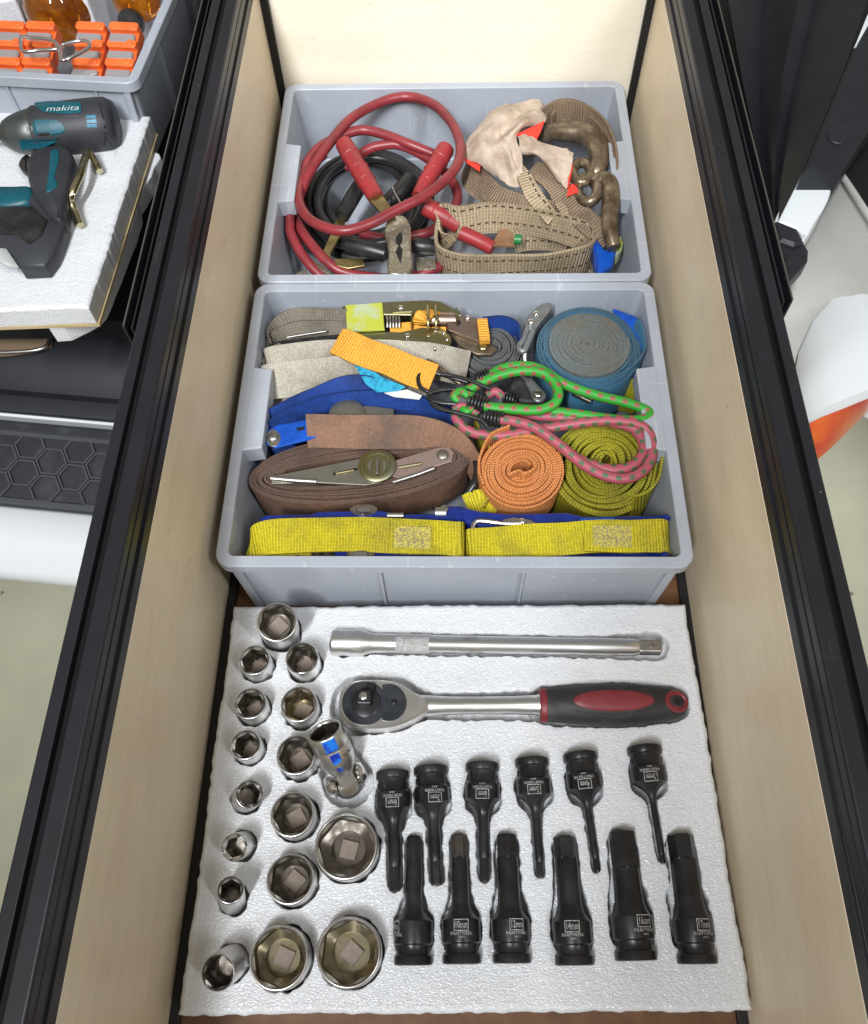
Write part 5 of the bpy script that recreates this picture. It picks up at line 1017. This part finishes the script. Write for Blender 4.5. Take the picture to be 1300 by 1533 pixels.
# orange cases
cols = ((12, 'far left'), (57, 'second from left'), (128, 'second from right'), (178, 'rightmost')); rows = ((104, .128, 'front row'), (76, .136, 'middle row'), (50, .144, 'back row'))
for cx, cl in cols:
    for ri, (py, z, rl) in enumerate(rows):
        o = at(cx + ri * 3 - (4 if cx < 100 else 0), py + (cx - 100) * .012, z); t = thing('orange_case', 'orange clip case with clear window, %s column, %s' % (cl, rl), 'clip case', o - EZ * .02, 'orange clip cases')
        w2 = .0175
        sl = np.array([0, 0, 0])
        ax = (wv, unit(dv + EZ * .25), unit(EZ - dv * .25))
        fr_ = MB().prism(rrect(w2 * 2, .034, .006), o, ax, -.018, -.003, .001).build('frame', M['orangep'], t, smooth=35)
        MB().prism(rrect(w2 * 2, .011, .004), o + ax[1] * .009, ax, -.004, .004, .0012).build('cap_bar', M['orangep'], t, smooth=35)
        MB().lathe([(.0040, 0), (.0040, .0008), (.0030, .0014)], o + ax[1] * .009 + ax[0] * .010 + ax[2] * .004, ax[2], 16).build('boss', M['orangep'], t)
        MB().prism(rrect(w2 * 1.75, .013, .003), o - ax[1] * .006, ax, -.006, .002, .0015).build('clear_window', M['clear'], t, smooth=35)
for path, lab in (([(33, 55), (47, 56), (68, 58), (83, 63), (85, 72), (78, 74), (58, 75), (36, 77), (31, 68)], 'left'), ([(92, 69), (97, 66), (118, 61), (131, 62), (134, 70), (118, 80), (94, 90), (90, 80)], 'right')):
    t = thing('wire_bail', 'bright wire loop lying on the orange cases, %s one' % lab, 'wire loop', at(*path[0], .15), 'wire loops'); ctube(t, 'wire', [(x, y, .156) for x, y in path], .0022, 'rod', 6, 8, True)
# power tool
def zt_(x, y): return (x / 5.2875, 130 + y / 5.2875)
t = thing('impact_driver', 'teal and charcoal cordless impact driver lying on foam', 'power tool', at(80, 260, zt))
zA = .122; A = at(0, 203, zA); B = at(176, 184, zA); ax = unit(B - A); L = float(np.linalg.norm(B - A)); s = pxm(90, 190, zA); side = unit(np.cross(EZ, ax)); upv = np.cross(ax, side)
prof = [(9, .0), (13, .02), (20, .06), (25, .12), (29, .20), (33, .32), (35.5, .38), (36.5, .5), (37, .70), (37, .84), (36, .93), (30, .985), (20, 1.0)]
MB().lathe([(r * s, h * L) for r, h in prof[:6]] + [(32 * s, .33 * L)], A, ax, 36, ref=upv).build('nose_housing', M['nosemetal'], t, smooth=60)
MB().lathe([(32 * s, .315 * L), (34.5 * s, .32 * L)] + [(r * s, h * L) for r, h in prof[6:]], A, ax, 40, ref=upv, sy=1.03).build('motor_housing', M['tool'], t, smooth=60)
MB().lathe([(4.5 * s, -.10 * L), (7 * s, -.09 * L), (7 * s, -.05 * L), (9 * s, -.04 * L), (9.5 * s, .01 * L)], A, ax, 24).build('chuck', M['bright'], t)
HR = np.array([p[0] for p in prof]) * s; HH = np.array([p[1] for p in prof]) * L
def on_housing(x, y, eps):
    """point of the turned housing that the survey position falls on"""
    z = zA + .02
    for _ in range(14):
        p = at(x, y, z); h = np.dot(p - A, ax); la = np.dot(p - A, side); R = np.interp(h, HH, HR) * 1.0; zz = math.sqrt(max(R * R - la * la, (R * .2) ** 2)); q_ = A + ax * h + side * la + upv * zz; z = .5 * z + .5 * q_[2]
    p = at(x, y, z); h = np.dot(p - A, ax); c_ = A + ax * h; return p + unit(p - c_) * eps
def skin(name, poly_px, mt, eps=.0008, parent=t, step=.45):
    """a patch of plastic lying on the turned housing"""
    pp = np.array(poly_px, float); x0, y0 = pp.min(0); x1, y1 = pp.max(0); V = []; F = []; vid = {}
    def inside(u, v):
        r = False; n = len(pp); j = n - 1
        for i in range(n):
            if (pp[i, 1] > v) != (pp[j, 1] > v) and u < (pp[j, 0] - pp[i, 0]) * (v - pp[i, 1]) / (pp[j, 1] - pp[i, 1]) + pp[i, 0]: r = not r
            j = i
        return r
    def vert(i, j):
        if (i, j) not in vid: vid[(i, j)] = len(V); V.append(on_housing(x0 + i * step, y0 + j * step, eps))
        return vid[(i, j)]
    for i in range(int((x1 - x0) / step) + 1):
        for j in range(int((y1 - y0) / step) + 1):
            if inside(x0 + (i + .5) * step, y0 + (j + .5) * step): F.append((vert(i, j + 1), vert(i + 1, j + 1), vert(i + 1, j), vert(i, j)))
    return MB().add(V, F).build(name, M[mt], parent, smooth=60)
skin('teal_flank', [zt_(*p) for p in ((262, 280), (300, 262), (440, 262), (490, 285), (522, 335), (470, 385), (410, 395), (400, 360), (300, 360), (290, 395), (270, 340))], 'teal', .0016)
skin('teal_belly', [zt_(*p) for p in ((150, 420), (290, 400), (310, 412), (400, 412), (470, 390), (430, 440), (330, 480), (170, 500))], 'teal', .0012)
skin('teal_crest', [zt_(*p) for p in ((270, 125), (400, 112), (640, 125), (640, 205), (520, 215), (350, 200), (280, 160))], 'teal', .0006)
for k_ in range(3): skin('vent_slot', [zt_(*p) for p in ((682 + k_ * 3, 225 + k_ * 35), (758 + k_ * 4, 222 + k_ * 35), (762 + k_ * 4, 248 + k_ * 35), (686 + k_ * 3, 250 + k_ * 35))], 'ventblue', .0006)
skin('seam', [zt_(*p) for p in ((780, 130), (792, 130), (840, 300), (835, 470), (822, 470), (826, 300))], 'blackmetal', .0003)
skin('grip_mark', [zt_(*p) for p in ((505, 225), (625, 220), (628, 240), (520, 245))], 'toolgrey', .0008)
skin('bright_lug', [zt_(*p) for p in ((205, 315), (260, 312), (262, 345), (212, 350))], 'steel', .0012)
skin('switch_window', [zt_(*p) for p in ((300, 360), (385, 360), (400, 400), (320, 412))], 'blackmetal', .0014)
V, F = text_geo('makita'); Q = []
for vx, vy, _ in V: Q.append(on_housing(95 + (vx * 1.25 + vy * .3) * 15, 163 - vx * .8 - vy * 10.5, .0012))
MB().add(Q, F).build('lettering', M['whiteprint'], t, smooth=0)
def slab(name, poly, z1, th, mt, ch=.003, parent=t, k=4): return MB().prism([at(*zt_(x, y), z1)[:2] for x, y in (cat(poly, k, True) if k else poly)], np.zeros(3), AX, z1 - th, z1, ch).build(name, M[mt], parent, smooth=50)
slab('handle', [(215, 540), (300, 470), (480, 450), (565, 520), (545, 700), (505, 880), (480, 1030), (400, 1020), (300, 900), (225, 760), (205, 640)], .133, .026, 'tool', .004)
slab('trigger', [(150, 560), (215, 520), (235, 600), (200, 650), (140, 610)], .124, .014, 'blackmetal', .003)
slab('teal_grip_strip', [(400, 500), (460, 498), (455, 600), (432, 700), (452, 772), (375, 830), (362, 800), (385, 650)], .1342, .008, 'teal', .001)
slab('foot_band', [(-60, 785), (120, 768), (235, 772), (250, 850), (180, 915), (-60, 925)], .127, .022, 'teal', .004)
slab('foot', [(150, 860), (240, 790), (330, 790), (480, 960), (500, 1060), (440, 1075), (360, 1040), (250, 940)], .1245, .018, 'tool', .003)
slab('battery', [(-80, 930), (230, 928), (390, 1030), (470, 1010), (515, 1060), (455, 1240), (420, 1320), (350, 1410), (150, 1420), (100, 1340), (-80, 1240)], .124, .020, 'toolgrey', .003, k=0)
slab('battery_face', [(-80, 948), (225, 945), (370, 1050), (330, 1160), (290, 1190), (225, 1235), (120, 1160), (-80, 1150)], .1262, .006, 'blackmetal', .001, k=0)
slab('battery_label', [(-60, 1268), (50, 1278), (85, 1330), (135, 1408), (60, 1412), (-60, 1350)], .1256, .004, 'whiteprint', .0005, k=0)
t = thing('bent_rod', 'gold zinc rod bent at both ends, on foam beside the power tool', 'rod', at(120, 270, zt))
ctube(t, 'rod', [(*zt_(x, y), z) for x, y, z in ((790, 668, .112), (745, 580, .114), (705, 520, .117), (675, 560, .121), (640, 690, .126), (590, 800, .127), (562, 890, .122), (595, 990, .115), (637, 1095, .112))], .0040, 'goldkey', 8, 6)

# ------------------------------------------------------------------ the vehicle round the drawers
v = thing('parked_vehicle', 'white vehicle tail with black sill trim and hexagon tread step', 'vehicle', (-.4, .5, -.64))
e0 = at(0, 617, -.115); e1 = at(168, 632, -.115); ev = unit((e1 - e0) * np.array([1, 1, 0])); fv = np.array([-ev[1], ev[0], 0])
def sill(name, prof, mt, x0=-.75, x1=.42, sm=40):
    L = []
    P = [at(0, py, z) for py, z in prof]
    base = e0
    pts_ = [(np.dot(p - base, fv), p[2]) for p in P]
    rings = []
    for xx in np.linspace(x0, x1, 10): rings.append([np.array([base[0], base[1], 0]) + ev * xx + fv * f + EZ * z for f, z in pts_])
    n = len(pts_); V = [p for r in rings for p in r]; F = [(i * n + j, i * n + j + 1, (i + 1) * n + j + 1, (i + 1) * n + j) for i in range(9) for j in range(n - 1)]
    return MB().add(V, F).build(name, M[mt], v, smooth=sm)
sill('load_sill', [(380, -.20), (400, -.05), (440, -.045), (520, -.060), (560, -.075), (582, -.088), (590, -.100), (600, -.102), (612, -.106), (616, -.118), (616, -.2)], 'trim', sm=30)
sill('white_seam', [(616, -.125), (618, -.1155), (622, -.1160), (625, -.125), (630, -.14)], 'white')
stp = sill('step_panel', [(628, -.135), (632, -.128), (640, -.129), (745, -.150), (752, -.153), (757, -.165), (757, -.25)], 'dust', sm=30)
sill('bumper', [(756, -.25), (757, -.168), (761, -.164), (795, -.170), (815, -.173), (822, -.178), (850, -.186), (862, -.194), (867, -.215), (868, -.30), (850, -.40), (820, -.42)], 'white', sm=60)
sill('step_lip', [(742, -.150), (744, -.1465), (750, -.1478), (753, -.153)], 'rib')
sill('step_back_lip', [(640, -.1295), (644, -.1262), (650, -.1275), (653, -.1325)], 'rib')
# hexagon ribs on the step
pA = at(0, 650, -.131); pB = at(0, 742, -.1494); fA, fB = np.dot(pA - e0, fv), np.dot(pB - e0, fv); slope = (pB[2] - pA[2]) / (fB - fA)
tv = unit(fv * 1 + EZ * slope); nv = unit(np.cross(ev, tv)); nv = nv if nv[2] > 0 else -nv
hr = .0212; rw = .0034; hp = MB(); A6 = [math.radians(60 * k) for k in range(6)]
Lp = [[(hr - .0006) * math.cos(a), (hr - .0006) * math.sin(a) * .93] for a in A6]; Li = [[(hr - rw) * math.cos(a), (hr - rw) * math.sin(a) * .93] for a in A6]
rings = [[ev * a + tv * b + nv * z for a, b in l] for l, z in ((Lp, -.001), (Lp, .0022), (Li, .0022), (Li, -.001))]
hp.loops(rings, False, False); first = None; nrow = 4
for i in range(-2, 14):
    for j in range(nrow):
        dx = hr * 1.5 * i; dy_ = hr * math.sqrt(3) * .93 * (j + (.5 if i % 2 else 0)); f = fA - .012 - dy_
        if f < fB + .012: continue
        o = e0 + ev * (dx - .02) + fv * f; o[2] = pA[2] + slope * (f - fA) + .0008
        if dx - .02 > .27: continue
        if first is None: ob = hp.build('hexagon_rib', M['rib'], stp, smooth=0); first = ob
        else: ob = first.copy(); COL.objects.link(ob); ob.parent = stp
        ob.location = Vector(o)
# recess with a bright lip behind the foam tray
plate(v, 'sill_pocket', cat([(-40, 462), (60, 462), (74, 470), (76, 500), (66, 520), (-40, 528)], 4, True), -.052, .006, 'tan', .001)
ctube(v, 'pocket_lip', [(-40, 528, -.050), (20, 527, -.050), (62, 522, -.050), (74, 508, -.050), (77, 470, -.050)], .0022, 'steel', 6, 8)
# right-hand side
def loft(name, rows, mt, sm=40):
    G = [[at(*p) for p in r] for r in rows]; G = [cat(g_, 1) if False else np.array(g_) for g_ in G]; G = np.array(G); n = G.shape[1]; V = G.reshape(-1, 3); k = len(V)
    F = [(i * n + j, i * n + j + 1, (i + 1) * n + j + 1, (i + 1) * n + j) for i in range(len(G) - 1) for j in range(n - 1)]
    return MB().add(V, F).build(name, M[mt], v, smooth=sm)
loft('inner_trim', [[(1075, -90, -.10), (1150, -90, -.12), (1215, -90, -.075), (1245, -90, -.085), (1275, -90, -.06), (1330, -90, -.03)], [(1110, 110, -.10), (1140, 110, -.12), (1172, 110, -.075), (1193, 110, -.085), (1215, 110, -.06), (1262, 110, -.03)], [(1140, 260, -.10), (1150, 265, -.12), (1160, 268, -.075), (1166, 270, -.085), (1172, 270, -.06), (1200, 262, -.03)], [(1150, 440, -.10), (1158, 420, -.12), (1163, 390, -.075), (1164, 370, -.085), (1164, 345, -.06), (1166, 330, -.03)]], 'trim', 60)
loft('side_cavity', [[(1000, -90, -.20), (1500, -90, -.20)], [(1040, 500, -.20), (1500, 300, -.20)]], 'trim2')
plate(v, 'pillar_trim', [(1345, -90), (1480, -90), (1420, 40), (1300, 197), (1264, 251), (1206, 251)], -.010, .05, 'trim', .004)
pl = plate(v, 'trim_plug', circ(18, 28, 1257, 199, 15), -.0078, .004, 'trim', .0012)
plate(v, 'upper_white_edge', [(1300, 20), (1310, 20), (1286, 62), (1283, 62)], -.004, .01, 'white', .0005)
plate(v, 'door_jamb', cat([(1203, 254), (1226, 254), (1252, 253), (1248, 272), (1240, 300), (1222, 330), (1206, 356), (1198, 345), (1178, 335), (1162, 327), (1182, 292)], 3, True), -.045, .05, 'white', .002)
loft('wing_recess', [[(1248, 250, -.10), (1300, 318, -.055), (1420, 480, -.02)], [(1222, 330, -.13), (1270, 400, -.10), (1420, 520, -.06)], [(1170, 440, -.17), (1215, 480, -.16), (1420, 600, -.12)], [(1150, 560, -.20), (1190, 560, -.20), (1420, 700, -.2)]], 'shaded_white', 60)
ctube(v, 'wing_flange', [(1254, 253, -.088), (1276, 285, -.068), (1300, 322, -.048), (1340, 380, -.03)], .0045, 'shaded_white', 6, 8)
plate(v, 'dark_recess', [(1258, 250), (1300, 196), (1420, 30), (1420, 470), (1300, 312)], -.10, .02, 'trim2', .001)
br = plate(v, 'hinge_bracket', [(1160, 330), (1196, 341), (1206, 362), (1212, 372), (1211, 388), (1178, 425), (1166, 434), (1150, 420)], -.012, .03, 'trim', .004)
plate(v, 'bracket_fold', [(1162, 333), (1195, 344), (1203, 362), (1190, 366), (1168, 358)], -.004, .012, 'trim', .004)
plate(v, 'bracket_hole', circ(5, 16, 1177, 385), -.0112, .001, 'dark', 0)
loft('rear_wing', [[(1420, 300, -.10), (1300, 372, -.115), (1266, 426, -.125), (1218, 480, -.14), (1196, 528, -.155), (1190, 560, -.165)], [(1440, 380, -.085), (1330, 440, -.094), (1285, 480, -.104), (1240, 520, -.115), (1206, 552, -.133), (1193, 575, -.148)], [(1460, 440, -.085), (1340, 500, -.092), (1295, 535, -.102), (1250, 560, -.112), (1212, 585, -.130), (1198, 600, -.145)], [(1460, 520, -.105), (1340, 565, -.098), (1300, 583, -.105), (1258, 600, -.116), (1225, 615, -.128), (1204, 622, -.145)], [(1460, 540, -.13), (1340, 580, -.115), (1300, 597, -.12), (1258, 614, -.13), (1232, 624, -.14), (1212, 634, -.155)]], 'white', 70)
loft('reflector_lamp', [[(1460, 540, -.128), (1340, 580, -.113), (1300, 597, -.118), (1258, 614, -.128), (1232, 624, -.138), (1210, 635, -.153)], [(1460, 560, -.150), (1340, 592, -.138), (1300, 608, -.142), (1262, 632, -.150), (1236, 650, -.160), (1216, 660, -.172)], [(1460, 570, -.20), (1340, 600, -.18), (1300, 616, -.185), (1264, 652, -.195), (1240, 675, -.205), (1222, 690, -.215)]], 'amberlens', 70)
